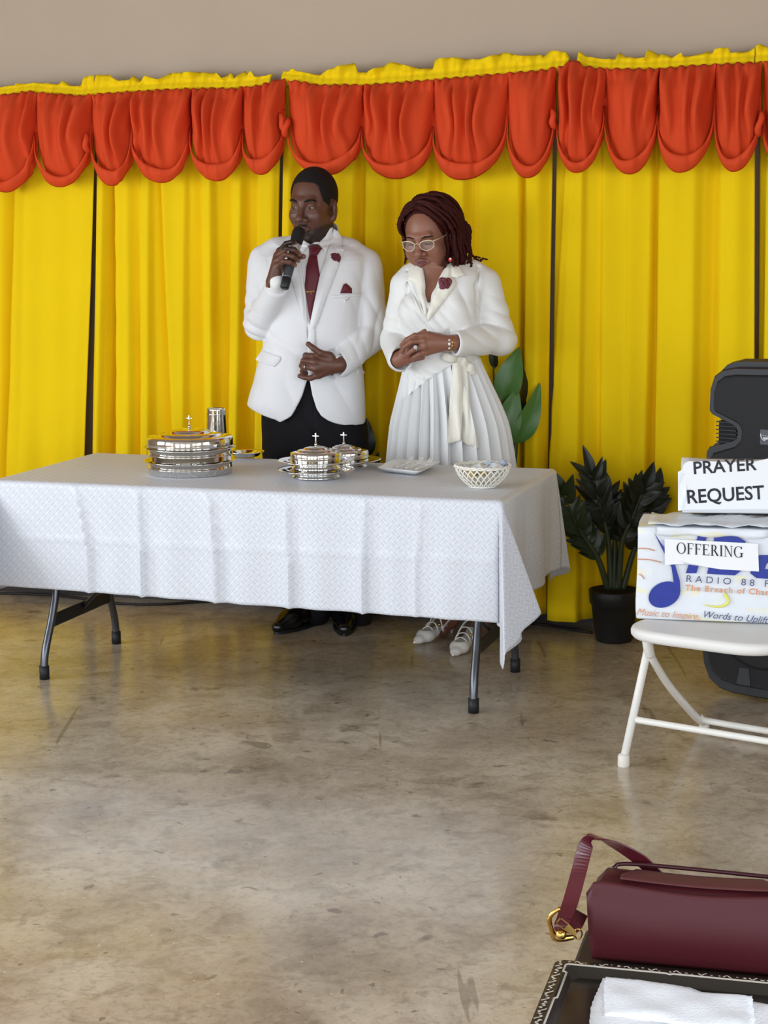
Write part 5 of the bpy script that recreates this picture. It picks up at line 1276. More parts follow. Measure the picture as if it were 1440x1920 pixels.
# the plant with feathered leaves in the black pot
pc4 = onz(1158, 1190)+N*.10; pl = thing('potted_plant', pc4, 'dark feathery leaved plant in a black pot before the curtain', 'plant')
pot(pc4, .098, .205, pl); YP = float(pc4[1]); lfm = leafmesh('leaflet', .12, .045, .2, .3, .001, 0, 7, 12, M_leafd); lfg = leafmesh('leaflet_green', .12, .045, .2, .3, .001, 0, 7, 12, mat('mid_green_leaf', lin(38, 54, 26), .38, spec=.5, var=.25, vscale=15))
for pts, t0, ln, wsc, dyt, ang, me in (
        ([(1140, 1105), (1120, 1045), (1085, 990), (1056, 925)], .34, 50, 1.25, -.08, .75, lfg), ([(1146, 1105), (1140, 1010), (1128, 960), (1110, 892)], .40, 60, 1.0, -.02, .62, lfm),
        ([(1160, 1105), (1166, 1020), (1184, 975), (1208, 915)], .38, 52, 1.35, -.06, .70, lfm), ([(1156, 1105), (1164, 1030), (1170, 985), (1190, 925)], .45, 46, 1.2, .04, .8, lfg),
        ([(1168, 1105), (1186, 1040), (1208, 985), (1226, 925)], .40, 50, 1.45, .02, .75, lfm), ([(1150, 1105), (1153, 1020), (1150, 985), (1140, 925)], .40, 50, 1.1, .05, .8, lfm)):
    sp = spline([Pp(x, y, dyt*(i/3)) for i, (x, y) in enumerate(pts)], 40); st = mesh('stem', *tube(sp, [.013, .011, .006, .003], 8), M_stemd, pl)
    k = 0
    for q in np.arange(t0, 1.0, .080):
        i = int(q*39); b = sp[i]; T = sp[min(39, i+1)]-sp[max(0, i-1)]; T /= np.linalg.norm(T); sdv = np.cross(T, [0, -1, 0]); sdv /= np.linalg.norm(sdv)
        for sg in (-1, 1):
            dirv = T*math.cos(ang)+sdv*sg*math.sin(ang)+np.array([0, rnd.uniform(-.45, .25), rnd.uniform(0, .15)]); dirv /= np.linalg.norm(dirv)
            l_ = ln/480*(1-.25*abs(q-.6))*rnd.uniform(.85, 1.1); place_leaf(me, b, b+dirv*l_, np.array([rnd.uniform(-.5, .5), -1, .5]), st, wsc)
    place_leaf(me, sp[-1], sp[-1]+(sp[-1]-sp[-4])/np.linalg.norm(sp[-1]-sp[-4])*ln/480, (0.2, -1, .3), st, wsc)

# ---------------------------------------------------------------- loudspeaker
M_spk = mat('black_speaker_plastic', lin(31, 31, 35), .5, bump=.3, bscale=500); M_grl = mat('black_speaker_grille', lin(23, 23, 26), .6, bump=.8, bscale=700); M_void = mat('recess_shade_black', lin(8, 8, 9), .8)
sx_ = np.array([math.cos(.70), -math.sin(.70), 0]); sn_ = np.array([-math.sin(.70), -math.cos(.70), 0]); s0 = onz(1318, 1296)-sx_*.012
WS = .48
def SP(x, z, d=0): return s0+sx_*x+np.array([0, 0, z])-sn_*d       # d: behind the front plane
half = [(.24, .012), (.13, .012), (.075, .022), (.035, .05), (.012, .10), (.002, .18), (.0, .5), (.006, .855), (.020, .875), (.044, .885), (.044, .962), (.020, .978), (.012, 1.0), (.016, 1.07), (.030, 1.118), (.062, 1.150), (.11, 1.163), (.24, 1.168)]
fr_half = [(.24, .012), (.13, .012), (.075, .022), (.035, .05), (.012, .10), (.002, .18), (.0, .5), (.006, .850), (.016, .868), (.108, .896), (.122, .906), (.126, .918), (.126, .936), (.120, .946), (.108, .954), (.026, .985), (.014, .998), (.016, 1.07), (.030, 1.112), (.062, 1.136), (.11, 1.146), (.24, 1.150)]
def full(h): return h+[(WS-x, z) for x, z in h[::-1]][1:-1]
def prism(prof, layers, m, name, parent, smooth=False):            # layers: (depth, scale about the centre)
    n = len(prof); V = []
    for d, s, dz in layers: V += [SP(.24+(x-.24)*s, .585+(z-.585)*(1+(s-1)*.6)+dz, d) for x, z in prof]
    Fc = [(k*n+i, (k+1)*n+i, (k+1)*n+(i+1) % n, k*n+(i+1) % n) for k in range(len(layers)-1) for i in range(n)]+[tuple(range(n))[::-1] if False else tuple(range(n)), tuple((len(layers)-1)*n+i for i in range(n))[::-1]]
    return mesh(name, V, Fc, m, parent, smooth)
spk = thing('loudspeaker', SP(.24, 0, .15), 'tall black loudspeaker standing at the right behind the boxes', 'speaker')
prism(full(half), [(.030, 1.0, 0), (.07, 1.0, .008), (.14, .97, .012), (.30, .80, .008), (.36, .74, 0)], M_spk, 'cabinet', spk)
prism(full(fr_half), [(-.004, .985, 0), (.004, 1.0, 0), (.030, 1.0, 0)], M_spk, 'front_frame', spk)
gin = [(.24, .045), (.14, .045), (.085, .055), (.050, .08), (.034, .12), (.026, .19), (.024, .5), (.028, .835), (.036, .848), (.118, .876), (.140, .896), (.146, .912), (.146, .940), (.138, .956), (.120, .968), (.040, .998), (.034, 1.012), (.036, 1.065), (.046, 1.095), (.072, 1.114), (.115, 1.122), (.24, 1.126)]
prism(full(gin), [(-.010, .97, 0), (-.012, .985, 0), (-.004, 1.0, 0), (.0, 1.0, 0)], M_grl, 'grille', spk)
for sg in (0, 1):
    f_ = (lambda x: x) if sg == 0 else (lambda x: WS-x)
    mesh('vent_shade_block', *join(box(SP(f_(.085), .921, .018), (.074, .02, .078), np.stack([sx_, sn_, [0, 0, 1]], 1))), M_void, spk, smooth=False)  # solid near-black block painted as the shade inside the vents
    for k in range(6): mesh('vent_slat', *box(SP(f_(.080), .889+k*.0135, .006), (.078, .014, .0028), np.stack([sx_, sn_, [0, 0, 1]], 1)), M_spk, spk, smooth=False)
for zc, rr in ((.30, .185), (.745, .0)):
    if rr: mesh('woofer_ring', *lathe_dir(SP(.24, zc, -.010), sn_, [(rr, 0), (rr, .003), (rr-.012, .0045), (rr-.02, .002), (rr*.5, .001), (.0001, .0015)], 56), M_grl, spk)
mesh('port', *join(([SP(x, z, -.0135) for x, z in ((.150, .052), (.205, .052), (.196, .112), (.162, .112))]+[SP(x, z, -.006) for x, z in ((.150, .052), (.205, .052), (.196, .112), (.162, .112))], [(0, 1, 2, 3), (0, 4, 5, 1), (1, 5, 6, 2), (2, 6, 7, 3), (3, 7, 4, 0)])), mat('grey_port', lin(52, 52, 56), .6), spk, smooth=False)
bd = mesh('badge', *box(SP(.262, .918, -.0135), (.088, .004, .052), np.stack([sx_, sn_, [0, 0, 1]], 1), .001), mat('badge_grey', lin(62, 64, 72), .4), spk, smooth=False)
def bp(u, v): return SP(.218+u*.088, .892+v*.052, -.0165)
sc_ = [tube([bp(.06, .74), bp(.03, .62), bp(.10, .40), bp(.20, .28), bp(.26, .36)], .0016, 6, 16), tube([bp(.08, .62), bp(.95, .44)], .0012, 6)]
for k in range(9): u = .16+k*.085; sc_.append(tube([bp(u, .52), bp(u+.01, .34), bp(u+.04, .50), bp(u+.05, .33)], .0014, 6, 10))
mesh('script_lettering', *join(*sc_), mat('silver_lettering', lin(225, 225, 225), .3, .4), bd)

# ---------------------------------------------------------------- folding seat with boxes
M_wmetal = mat('white_painted_metal', lin(236, 233, 226), .4, var=.03, vscale=30); M_wplas = mat('white_seat_plastic', lin(232, 230, 226), .45, bump=.1, bscale=200)
A0 = onz(1168, 1438); fd = np.array([-.567, -.824, 0]); rd = np.array([.824, -.567, 0])
def CS(r, b, z): return A0+rd*r-fd*b+np.array([0, 0, z])           # r to the right, b to the back
ch = thing('folding_chair', CS(.245, .2, 0), 'white folding chair seat carrying the offering box at the right', 'folding chair')
q = [CS(.0, -.055, 0), CS(.49, -.055, 0), CS(.47, .38, 0), CS(.02, .38, 0)]; cq = sum(q)/4
ol = rrect(q, 9, .30); V = []; n_ = len(ol)
lay = [(.90, .405), (.97, .408), (1.0, .418), (1.005, .430), (.985, .440), (.93, .443), (.5, .440), (.02, .438)]
for s, z in lay: V += [cq+(p-cq)*s+np.array([0, 0, z+0*p[2]]) for p in ol]
Fc = [(k*n_+i, k*n_+(i+1) % n_, (k+1)*n_+(i+1) % n_, (k+1)*n_+i) for k in range(len(lay)-1) for i in range(n_)]+[tuple(range(n_))[::-1], tuple((len(lay)-1)*n_+i for i in range(n_))]
mesh('seat', V, Fc, M_wplas, ch)
for r in (.0, .49):
    s_ = 1 if r == 0 else -1
    lg = mesh('front_leg', *tube([CS(r, 0, .012), CS(r+s_*.004, .18, .40), CS(r+s_*.004, .19, .412)], .0125, 14), M_wmetal, ch)
    mesh('foot_cap', *lathe(((.0001, 0), (.017, .0), (.0185, .006), (.018, .034), (.0145, .040), (.0001, .041)), 16, CS(r, .004, 0)), mat('white_foot_cap', lin(228, 222, 212), .5), lg)
    r2 = r+s_*.026
    lg = mesh('rear_leg', *tube([CS(r2, .10, .412), CS(r2, .112, .36), CS(r2, .135, .315), CS(r2, .26, .20), CS(r2, .44, .068), CS(r2, .50, .03), CS(r2, .53, .012)], .0125, 14, 40), M_wmetal, ch)
    mesh('foot_cap', *lathe(((.0001, 0), (.016, .0), (.0175, .006), (.017, .026), (.0135, .030), (.0001, .031)), 16, CS(r2, .53, 0)), M_wmetal, lg)
    mesh('rivet', *sph(CS(r2-s_*.010, .145, .305), .006, 10, 6)[:2], M_silver, lg)
    mesh('bracket', *tube([CS(r2, .09, .415), CS(r2, .108, .355), CS(r2, .125, .325)], [.016, .0165, .0145], 12, 10), M_wmetal, ch)
mesh('front_crossbar', *tube([CS(.004, .062, .135), CS(.03, .062, .135), CS(.46, .062, .135), CS(.486, .062, .135)], [.0135, .0105, .0105, .0135], 12, 20), M_wmetal, ch)
mesh('rear_crossbar', *tube([CS(.028, .49, .045), CS(.05, .50, .034), CS(.245, .50, .032), CS(.44, .50, .034), CS(.462, .49, .045)], .011, 12, 30), M_wmetal, ch)
ZB = .4445
M_wrap = bpy.data.materials.new('printed_wrap'); M_wrap.use_nodes = True
def _wrap():
    nt = M_wrap.node_tree; L = nt.links; b = nt.nodes['Principled BSDF']; tc = nt.nodes.new('ShaderNodeTexCoord')
    mp = nt.nodes.new('ShaderNodeMapping'); mp.inputs['Scale'].default_value = (2, 2, 9); mp.inputs['Rotation'].default_value = (.3, .2, .4); L.new(tc.outputs['Object'], mp.inputs[0])
    nz = nt.nodes.new('ShaderNodeTexNoise'); nz.inputs['Scale'].default_value = 2.6; nz.inputs['Detail'].default_value = 3; L.new(mp.outputs[0], nz.inputs['Vector'])
    r = nt.nodes.new('ShaderNodeValToRGB'); e = r.color_ramp.elements
    for k in range(5): e.new(.5)
    for el, (p, c_) in zip(e, ((0, lin(226, 230, 236)), (.58, lin(226, 230, 236)), (.62, lin(234, 230, 196)), (.65, lin(230, 231, 228)), (.71, lin(230, 232, 236)), (.74, lin(234, 208, 186)), (.77, lin(226, 230, 236)))): el.position = p; el.color = c_
    L.new(nz.outputs['Fac'], r.inputs[0]); L.new(r.outputs[0], b.inputs['Base Color']); b.inputs['Roughness'].default_value = .32
    nb = nt.nodes.new('ShaderNodeTexNoise'); nb.inputs['Scale'].default_value = 14; L.new(tc.outputs['Object'], nb.inputs['Vector']); bp_ = nt.nodes.new('ShaderNodeBump'); bp_.inputs['Strength'].default_value = .5; bp_.inputs['Distance'].default_value = .01; L.new(nb.outputs['Fac'], bp_.inputs['Height']); L.new(bp_.outputs[0], b.inputs['Normal'])
_wrap()
def cube_at(o_, ex, ey, w_, d_, h_, jit, seed, nu=14, nd=8, nh=9):  # a slightly crumpled wrapped carton
    bm = bmesh.new(); rr = random.Random(seed)
    bmesh.ops.create_cube(bm, size=1); bmesh.ops.subdivide_edges(bm, edges=bm.edges[:], cuts=9, use_grid_fill=True)
    for v in bm.verts:
        p = v.co+Vector((.5, .5, .5)); n = mnoise.noise_vector(Vector((p.x*4+seed, p.y*3, p.z*3)))*jit; edge = min(p.x, 1-p.x) < .01 and min(p.z, 1-p.z) < .01
        P = o_+ex*(p.x*w_)+ey*(p.y*d_)+np.array([0, 0, p.z*h_])+np.array(n)*(1 if p.z > .02 else .2)*np.array([1, 1, 0 if p.z < .02 else 1]); v.co = P
    bm.verts.index_update(); V = [tuple(v.co) for v in bm.verts]; Fc = [tuple(v.index for v in f.verts) for f in bm.faces]; bm.free(); return V, Fc
bo = onz(1193, 1160, ZB); bx_ = np.array([math.cos(.20), -math.sin(.20), 0]); by_ = np.array([math.sin(.20), math.cos(.20), 0]); BW_, BD, BH = .47, .26, .283
bxo = thing('offering_box', bo+bx_*.23+by_*.13, 'white wrapped box with blue music note and an OFFERING paper on the seat', 'box')
V, Fc = cube_at(bo, bx_, by_, BW_, BD, BH, .004, 3); cb = mesh('carton', V, Fc, M_wrap, bxo); bv = cb.modifiers.new('soft', 'BEVEL'); bv.width = .003; bv.segments = 1; bv.limit_method = 'ANGLE'; bv.angle_limit = .9
# the folded flap sheet along the top edge
def face(px, py, off=.004):                                         # a pixel on the front face of the box
    d = ray(px, py); o_ = np.array([0, 0, CH]); n = -by_; t = ((bo-o_)@n)/(d@n); return o_+d*t+n*off
M_blue = mat('blue_print', lin(26, 46, 146), .35, var=.25, vscale=60); M_ink = mat('black_ink', lin(28, 30, 38), .6); M_oran = mat('faded_orange_print', lin(214, 150, 110), .5, var=.2, vscale=60); M_navy = mat('faded_navy_print', lin(76, 82, 120), .5, var=.2, vscale=60); M_yel = mat('yellow_print', lin(232, 226, 110), .5)
def flat(name, polys, m, parent, fn, off, thick=.0006):
    V, Fc = [], []
    for pl_ in polys:
        k = len(V); n = len(pl_); V += [fn(x, y, off) for x, y in pl_]; V += [fn(x, y, off-thick) for x, y in pl_]
        Fc.append(tuple(range(k, k+n))); Fc += [(k+(i+1) % n, k+i, k+n+i, k+n+(i+1) % n) for i in range(n)]
    return mesh(name, V, Fc, m, parent, smooth=False)
def ellp(cx, cy, rx, ry, rot, n=36): return [(cx+rx*math.cos(a)*math.cos(rot)-ry*math.sin(a)*math.sin(rot), cy+rx*math.cos(a)*math.sin(rot)+ry*math.sin(a)*math.cos(rot)) for a in np.linspace(0, 2*PI, n, endpoint=False)]
note = [ellp(1246, 1114, 31, 23, -.45), [(1226.5, 998), (1246, 1026), (1266, 1058), (1275, 1088), (1276, 1108), (1268, 1124), (1264, 1094), (1259, 1062), (1246, 1037)]]
nt_o = flat('music_note', note[:1], M_blue, cb, face, .0075); flat('music_note_stem', note[1:], M_blue, cb, face, .0085)
I_ = [(1311, 997), (1328, 997), (1306, 1074), (1286, 1074)]
Bq = [(1340, 1004), (1382, 1005), (1398, 1014), (1396, 1030), (1386, 1038), (1396, 1048), (1394, 1066), (1378, 1078), (1326, 1075)]
Eq = [(1424, 1040), (1450, 1040), (1476, 1042), (1473, 1056), (1438, 1055), (1434, 1066), (1468, 1068), (1466, 1086), (1418, 1083), (1407, 1074), (1410, 1052)]
flat('station_lettering', [I_, Bq, Eq], M_blue, cb, face, .0075)
_fc = bpy.data.curves
def words(s, m, parent, fn, p0, p1, h, off, name='lettering', bold=0.0, shear=0.0, space=1.0, thin=1.0):
    """lettering laid between two pixels (baseline start, baseline end), h pixels tall"""
    cu = _fc.new('text', 'FONT'); cu.body = s; cu.size = 1; cu.offset = bold; cu.shear = shear; cu.space_character = space; cu.resolution_u = 3
    ob = bpy.data.objects.new('text', cu); C.objects.link(ob); bpy.context.view_layer.update(); me = ob.to_mesh()
    V = np.array([v.co[:] for v in me.vertices]); Fc = [tuple(p.vertices) for p in me.polygons]; ob.to_mesh_clear(); bpy.data.objects.remove(ob); _fc.remove(cu)
    x0, x1 = V[:, 0].min(), V[:, 0].max(); p0, p1 = np.array(p0, float), np.array(p1, float); d = p1-p0; L_ = np.linalg.norm(d); d /= L_; nrm = np.array([d[1], -d[0]])
    W = []
    for v in V: q_ = p0+d*((v[0]-x0)/(x1-x0)*L_)+nrm*(v[1]/.72*h); W.append(fn(q_[0], q_[1], off))
    return mesh(name, W, Fc, m, parent, smooth=False)
words('RADIO 88 FM', M_navy, cb, face, (1287, 1090), (1462, 1101), 13, .0078, space=1.6)
words('The Breach of Chan', M_oran, cb, face, (1285, 1106), (1442, 1115), 11, .0078, bold=.02, space=1.25)
words('Music to Inspire,', M_oran, cb, face, (1194, 1152), (1311, 1161), 13, .0078, shear=.35)
words('Words to Uplift', M_navy, cb, face, (1320, 1157), (1441, 1168), 13, .0078, shear=.35)
sw = [(1320, 1133), (1340, 1137), (1357, 1135), (1366, 1127), (1361, 1116), (1358, 1113)]
mesh('yellow_swoosh', *tube([face(x, y, .005) for x, y in sw], [.001, .003, .004, .0045, .005, .004], 6, 24), M_yel, cb)
for a, b in (((1196, 1028), (1228, 1032)), ((1196, 1048), (1240, 1054)), ((1198, 1076), (1208, 1085))): mesh('orange_streak', *tube([face(*a, .004), face((a[0]+b[0])/2, (a[1]+b[1])/2-2, .004), face(*b, .004)], .0016, 6, 12), M_oran, cb)
# paper strip with serif lettering
op = [(1246.5, 1009), (1421, 1018), (1423, 1070), (1352, 1066), (1284, 1055.5), (1247, 1058)]
ps = flat('paper_strip', [op], M_paper, bxo, face, .013, .0015)
mesh('curled_corner', [face(1274, 1048, .0135), face(1286, 1056, .0135), face(1330, 1062, .0135), face(1282, 1052, .0185)], [(0, 1, 3), (1, 2, 3)], M_paper, ps, smooth=False)
def serif(word, x, y, h, adv, slope, fn, off, m, parent):
    polys = []; T, t = .13, .045
    def rect(a, b, c_, d_): return [(a, b), (c_, b), (c_, d_), (a, d_)]
    def stem(cx): return [rect(cx-T/2, 0, cx+T/2, 1), rect(cx-T*1.1, 0, cx+T*1.1, t*.8), rect(cx-T*1.1, 1-t*.8, cx+T*1.1, 1)]
    def arc(cx, cy, rx, ry, a0, a1, n=18, k=T):
        A = np.linspace(a0, a1, n); out = [(cx+rx*math.cos(a), cy+ry*math.sin(a)) for a in A]; inn_ = [(cx+(rx-(t+(k-t)*abs(math.cos(a))))*math.cos(a), cy+(ry-(t+(k-t)*abs(math.cos(a))*.3))*math.sin(a)) for a in A]
        return [[out[i], out[i+1], inn_[i+1], inn_[i]] for i in range(n-1)]
    G = {'O': (arc(.42, .5, .42, .52, 0, 2*PI, 32), .84), 'F': (stem(.15)+[rect(.15, 1-t, .58, 1), rect(.54, .78, .58, 1), rect(.15, .50, .46, .50+t), rect(.43, .42, .46, .62)], .60),
         'E': (stem(.15)+[rect(.15, 1-t, .58, 1), rect(.54, .78, .58, 1), rect(.15, .50, .46, .50+t), rect(.43, .42, .46, .62), rect(.15, 0, .62, t), [(.58, 0), (.62, 0), (.65, .22), (.61, .22)]], .66),
         'R': (stem(.15)+arc(.28, .75, .26, .25, -PI/2, PI/2)+[rect(.15, 1-t, .30, 1), rect(.15, .5, .30, .5+t), [(.28, .52), (.42, .52), (.74, 0), (.58, 0)]], .72),
         'I': (stem(.15), .30), 'N': ([rect(.10, 0, .10+t, 1), rect(.66, 0, .66+t, 1), [(.06, 1), (.20, 1), (.70, .06), (.70, 0), (.64, 0)], rect(.0, 1-t*.8, .2, 1), rect(.02, 0, .24, t*.8), rect(.56, 1-t*.8, .80, 1)], .80),
         'G': (arc(.42, .5, .42, .52, PI*.22, PI*1.80, 30)+[rect(.64, .04, .64+T, .42), rect(.54, .42-t, .86, .42), rect(.70, .76, .74, 1.0)], .86)}
    cx = x
    for ch_ in word:
        pl_, w_ = G[ch_]
        for p_ in pl_: polys.append([(cx+px_*h, y+slope*(cx+px_*h-x)-py_*h) for px_, py_ in p_])
        cx += (w_+adv)*h
    return flat('lettering', polys, m, parent, fn, off, .0004)
serif('OFFERING', 1269, 1036, 20.5, .10, .066, face, .0145, M_ink, ps)
# crumpled wrapping folded over the top
fl = mesh('top_wrapping', *grid(20, 7, lambda i, j: bo+bx_*(.03+i/19*.43)+by_*(.01+j/6*.22)+np.array([0, 0, BH+.008+.006*math.sin(i*1.3+j)*math.sin(j*1.7+.4*i)])), M_wrap, cb); solid(fl, .0015, 0)
fl = mesh('torn_flap', *grid(16, 4, lambda i, j: face(1232+i/15*210, 987+6*i/15+j*5.0+2.2*math.sin(i*1.1)*(j/3), .010+.004*math.sin(i*.9)*(1-j/3))), M_wrap, cb); solid(fl, .001, 0)
# prayer request box
po = onz(1283, 961, ZB+BH+.016); px_ = np.array([math.cos(.13), -math.sin(.13), 0]); py_ = np.array([math.sin(.13), math.cos(.13), 0])
pbx = thing('prayer_request_box', po+px_*.15+py_*.09, 'smaller white box labelled PRAYER REQUEST on top of the offering box', 'box')
def pface(px, py, off=.004):
    d = ray(px, py); o_ = np.array([0, 0, CH]); n = -py_; t = ((po-o_)@n)/(d@n); return o_+d*t+n*off
V, Fc = cube_at(po-px_*.006, px_, py_, .30, .17, .148, .004, 9); cb2 = mesh('carton', V, Fc, M_paper, pbx)
pp_ = [(1272, 957), (1271, 884), (1279, 880), (1282, 869), (1290, 864), (1330, 864), (1372, 866), (1418, 864), (1440, 859), (1470, 858), (1470, 955), (1400, 954), (1286, 955)]
pap = flat('paper_sheet', [pp_], M_paper, pbx, pface, .010, .002)
words('PRAYER', M_ink, pap, pface, (1301, 888), (1419, 880), 24, .0108, bold=.018)
words('REQUEST', M_ink, pap, pface, (1289, 943), (1433, 934), 26, .0108, bold=.018)
mesh('folded_edge', *grid(4, 8, lambda i, j: pface(1271+i*5, 886+j*10, .011+.004*math.sin(i*1.4+j))), M_paper, pap); 
mesh('tape', *box(po+px_*.285+py_*-.011+np.array([0, 0, .07]), (.03, .0012, .14), np.stack([px_, py_, [0, 0, 1]], 1)), M_clear, cb2, smooth=False)

# ---------------------------------------------------------------- foreground: stand, tray, napkin, bag
ZS = .488; T0 = onz(1043, 1800, .506); g1 = np.array([.968, -.252, 0]); g2 = np.array([.252, .968, 0])
def G(a, b, z): return np.array([T0[0], T0[1], 0])+g1*a+g2*b+np.array([0, 0, z])
RG = np.stack([g1, g2, [0, 0, 1]], 1)
M_wood = mat('dark_brown_wood', lin(42, 28, 24), .5, var=.35, vscale=12); M_tray = mat('dark_brown_gloss', lin(36, 31, 27), .25, spec=.5, var=.08)
sd = thing('side_table', G(.4, -.12, 0), 'dark brown side table at the bottom right corner', 'side table')
mesh('top', *box(G(.40, -.12, ZS-.016), (.76, .60, .032), RG, .006), M_wood, sd, smooth=False)
for a in (.06, .74):
    for b in (-.38, .14): mesh('leg', *box(G(a, b, (ZS-.032)/2), (.045, .045, ZS-.032), RG, .005), M_wood, sd, smooth=False)
tr = thing('serving_tray', G(.28, -.20, ZS), 'dark serving tray with an ornamental white edge on the side table', 'tray')
def trect(a0, a1, b0, b1, z, ch_=.012):
    return [G(a, b, z) for a, b in ((a0+ch_, b0), (a1-ch_, b0), (a1, b0+ch_), (a1, b1-ch_), (a1-ch_, b1), (a0+ch_, b1), (a0, b1-ch_), (a0, b0+ch_))]
def rings_mesh(rings_, name, m, parent, capb=True, capt=True):
    n = len(rings_[0]); V = [p for r in rings_ for p in r]; Fc = [(k*n+i, k*n+(i+1) % n, (k+1)*n+(i+1) % n, (k+1)*n+i) for k in range(len(rings_)-1) for i in range(n)]
    if capb: Fc.append(tuple(range(n))[::-1])
    if capt: Fc.append(tuple((len(rings_)-1)*n+i for i in range(n)))
    return mesh(name, V, Fc, m, parent, smooth=False)
A1, B0 = .56, -.40
rings_mesh([trect(.03, A1-.03, B0+.03, -.03, ZS+.001), trect(.028, A1-.028, B0+.028, -.028, ZS+.004), trect(.020, A1-.020, B0+.020, -.020, ZS+.016), trect(.0, A1, B0, 0, ZS+.017), trect(.0, A1, B0, 0, ZS+.0195), trect(.018, A1-.018, B0+.018, -.018, ZS+.020), trect(.030, A1-.030, B0+.030, -.030, ZS+.006)], 'tray_body', M_tray, tr)
M_pale = mat('pale_ornament_print', lin(214, 208, 192), .4); M_greyl = mat('pale_grey_line', lin(176, 168, 156), .35)
rnd = random.Random(7); motifs = []
def G2(a, b): return G(a, b, ZS+.0212)
def blot(ca, cb_, r, k):
    pts = [(ca+r*(1+.5*math.sin(3*q_+k))*math.cos(q_)*.9, cb_+r*(1+.4*math.cos(2*q_+k*2))*math.sin(q_)*.75) for q_ in np.linspace(0, 2*PI, 14, endpoint=False)]
    return [G2(*p) for p in pts], [tuple(range(14))]
def scroll(ca, cb_, r, k, da, db):
    pts = [G2(ca+da*t*r*3+db*math.sin(t*6+k)*r*.8, cb_+db*t*r*3+da*math.sin(t*6+k)*r*.8) for t in np.linspace(-.5, .5, 12)]
    return tube(pts, r*.28, 5, flat=((0, 0, 1), .15))
k = 0
for a in np.arange(.012, A1, .0125):
    k += 1; motifs.append(blot(a+rnd.uniform(-.003, .003), -.009+rnd.uniform(-.004, .004), rnd.uniform(.0014, .0032), k) if k % 3 else scroll(a, -.009, .0042, k, 1, 0))
for b in np.arange(-.012, B0, -.0105):
    k += 1; motifs.append(blot(.009+rnd.uniform(-.003, .003), b, rnd.uniform(.002, .004), k) if k % 2 else scroll(.009, b, .0044, k, .4, 1))
mesh('rim_ornament', *join(*motifs), M_pale, tr, smooth=False)
ln = []
zl_ = ZS+.0212
path = [(.020, B0+.02), (.020, -.145), (.024, -.142), (.024, -.05), (.018, -.046), (.018, -.022), (.022, -.018), (.17, -.018), (.176, -.021), (.182, -.018), (.34, -.018), (.345, -.021), (A1-.02, -.021)]
ln = tube([G(a, b, zl_) for a, b in path], .0016, 6); mesh('rim_line', *ln, M_greyl, tr)
nk = thing('folded_napkin', G(.25, -.18, ZS+.006), 'white folded paper towel lying on the dark tray', 'napkin'); M_tow = mat('white_paper_towel', lin(236, 238, 244), .9, bump=.8, bscale=260, var=.03)
def onT(px, py, z): p = onz(px, py, z)-np.array([T0[0], T0[1], 0]); return p@g1, p@g2
def towel(out, z0, th, name, seed, parent):
    rr = random.Random(seed); P2 = [onT(*p, z0+th) for p in out]; pts = []
    for i in range(len(P2)):
        a, b = np.array(P2[i]), np.array(P2[(i+1) % len(P2)]); n = max(2, int(np.linalg.norm(b-a)/.005))
        for t in range(n): pts.append(a+(b-a)*t/n+np.array([rr.uniform(-1, 1), rr.uniform(-1, 1)])*.0009)
    xs = [p[0] for p in pts]; ys = [p[1] for p in pts]; inn2 = [(x, y) for x in np.arange(min(xs), max(xs), .010) for y in np.arange(min(ys), max(ys), .010) if inpoly((x, y), [tuple(p) for p in pts]) and seg_d((x, y), pts) > .005]
    allp = [Vector(p) for p in pts]+[Vector(p) for p in inn2]; nb = len(pts)
    r = delaunay_2d_cdt(allp, [(i, (i+1) % nb) for i in range(nb)], [list(range(nb))], 1, 1e-5); V = []
    for v in r[0]: e = min(1, seg_d(v, pts)/.014); V.append(G(v[0], v[1], z0+th*(.35+.65*ss(e))+.0022*math.sin(v[0]*55+seed)*math.sin(v[1]*70)*e))
    n = len(V); Fc = []
    from collections import Counter
    cn = Counter(); tri = []
    for f in r[2]:
        f = list(f); a, b, c_ = [np.array(V[i]) for i in f[:3]]; f = f if np.cross(b-a, c_-a)[2] > 0 else f[::-1]; tri.append(f)
        for i in range(len(f)): cn[frozenset((f[i], f[(i+1) % len(f)]))] += 1
    V2 = V+[np.array([v[0], v[1], z0]) for v in V]
    for f in tri:
        Fc.append(f); Fc.append([i+n for i in f[::-1]])
        for i in range(len(f)):
            p, q_ = f[i], f[(i+1) % len(f)]
            if cn[frozenset((p, q_))] == 1: Fc.append([q_, p, p+n, q_+n])
    return mesh(name, V2, Fc, M_tow, parent)
towel([(1108, 1884), (1113, 1868), (1124, 1846), (1131, 1826), (1146, 1828), (1200, 1832), (1290, 1846), (1318, 1856), (1440, 1878), (1500, 1890), (1490, 1990), (1100, 1970)], ZS+.0062, .006, 'lower_layer', 1, nk)
towel([(1132, 1842), (1136, 1826), (1200, 1832), (1290, 1847), (1316, 1855), (1410, 1862), (1414, 1900), (1412, 1930), (1134, 1896)], ZS+.0122, .007, 'upper_fold', 5, nk)
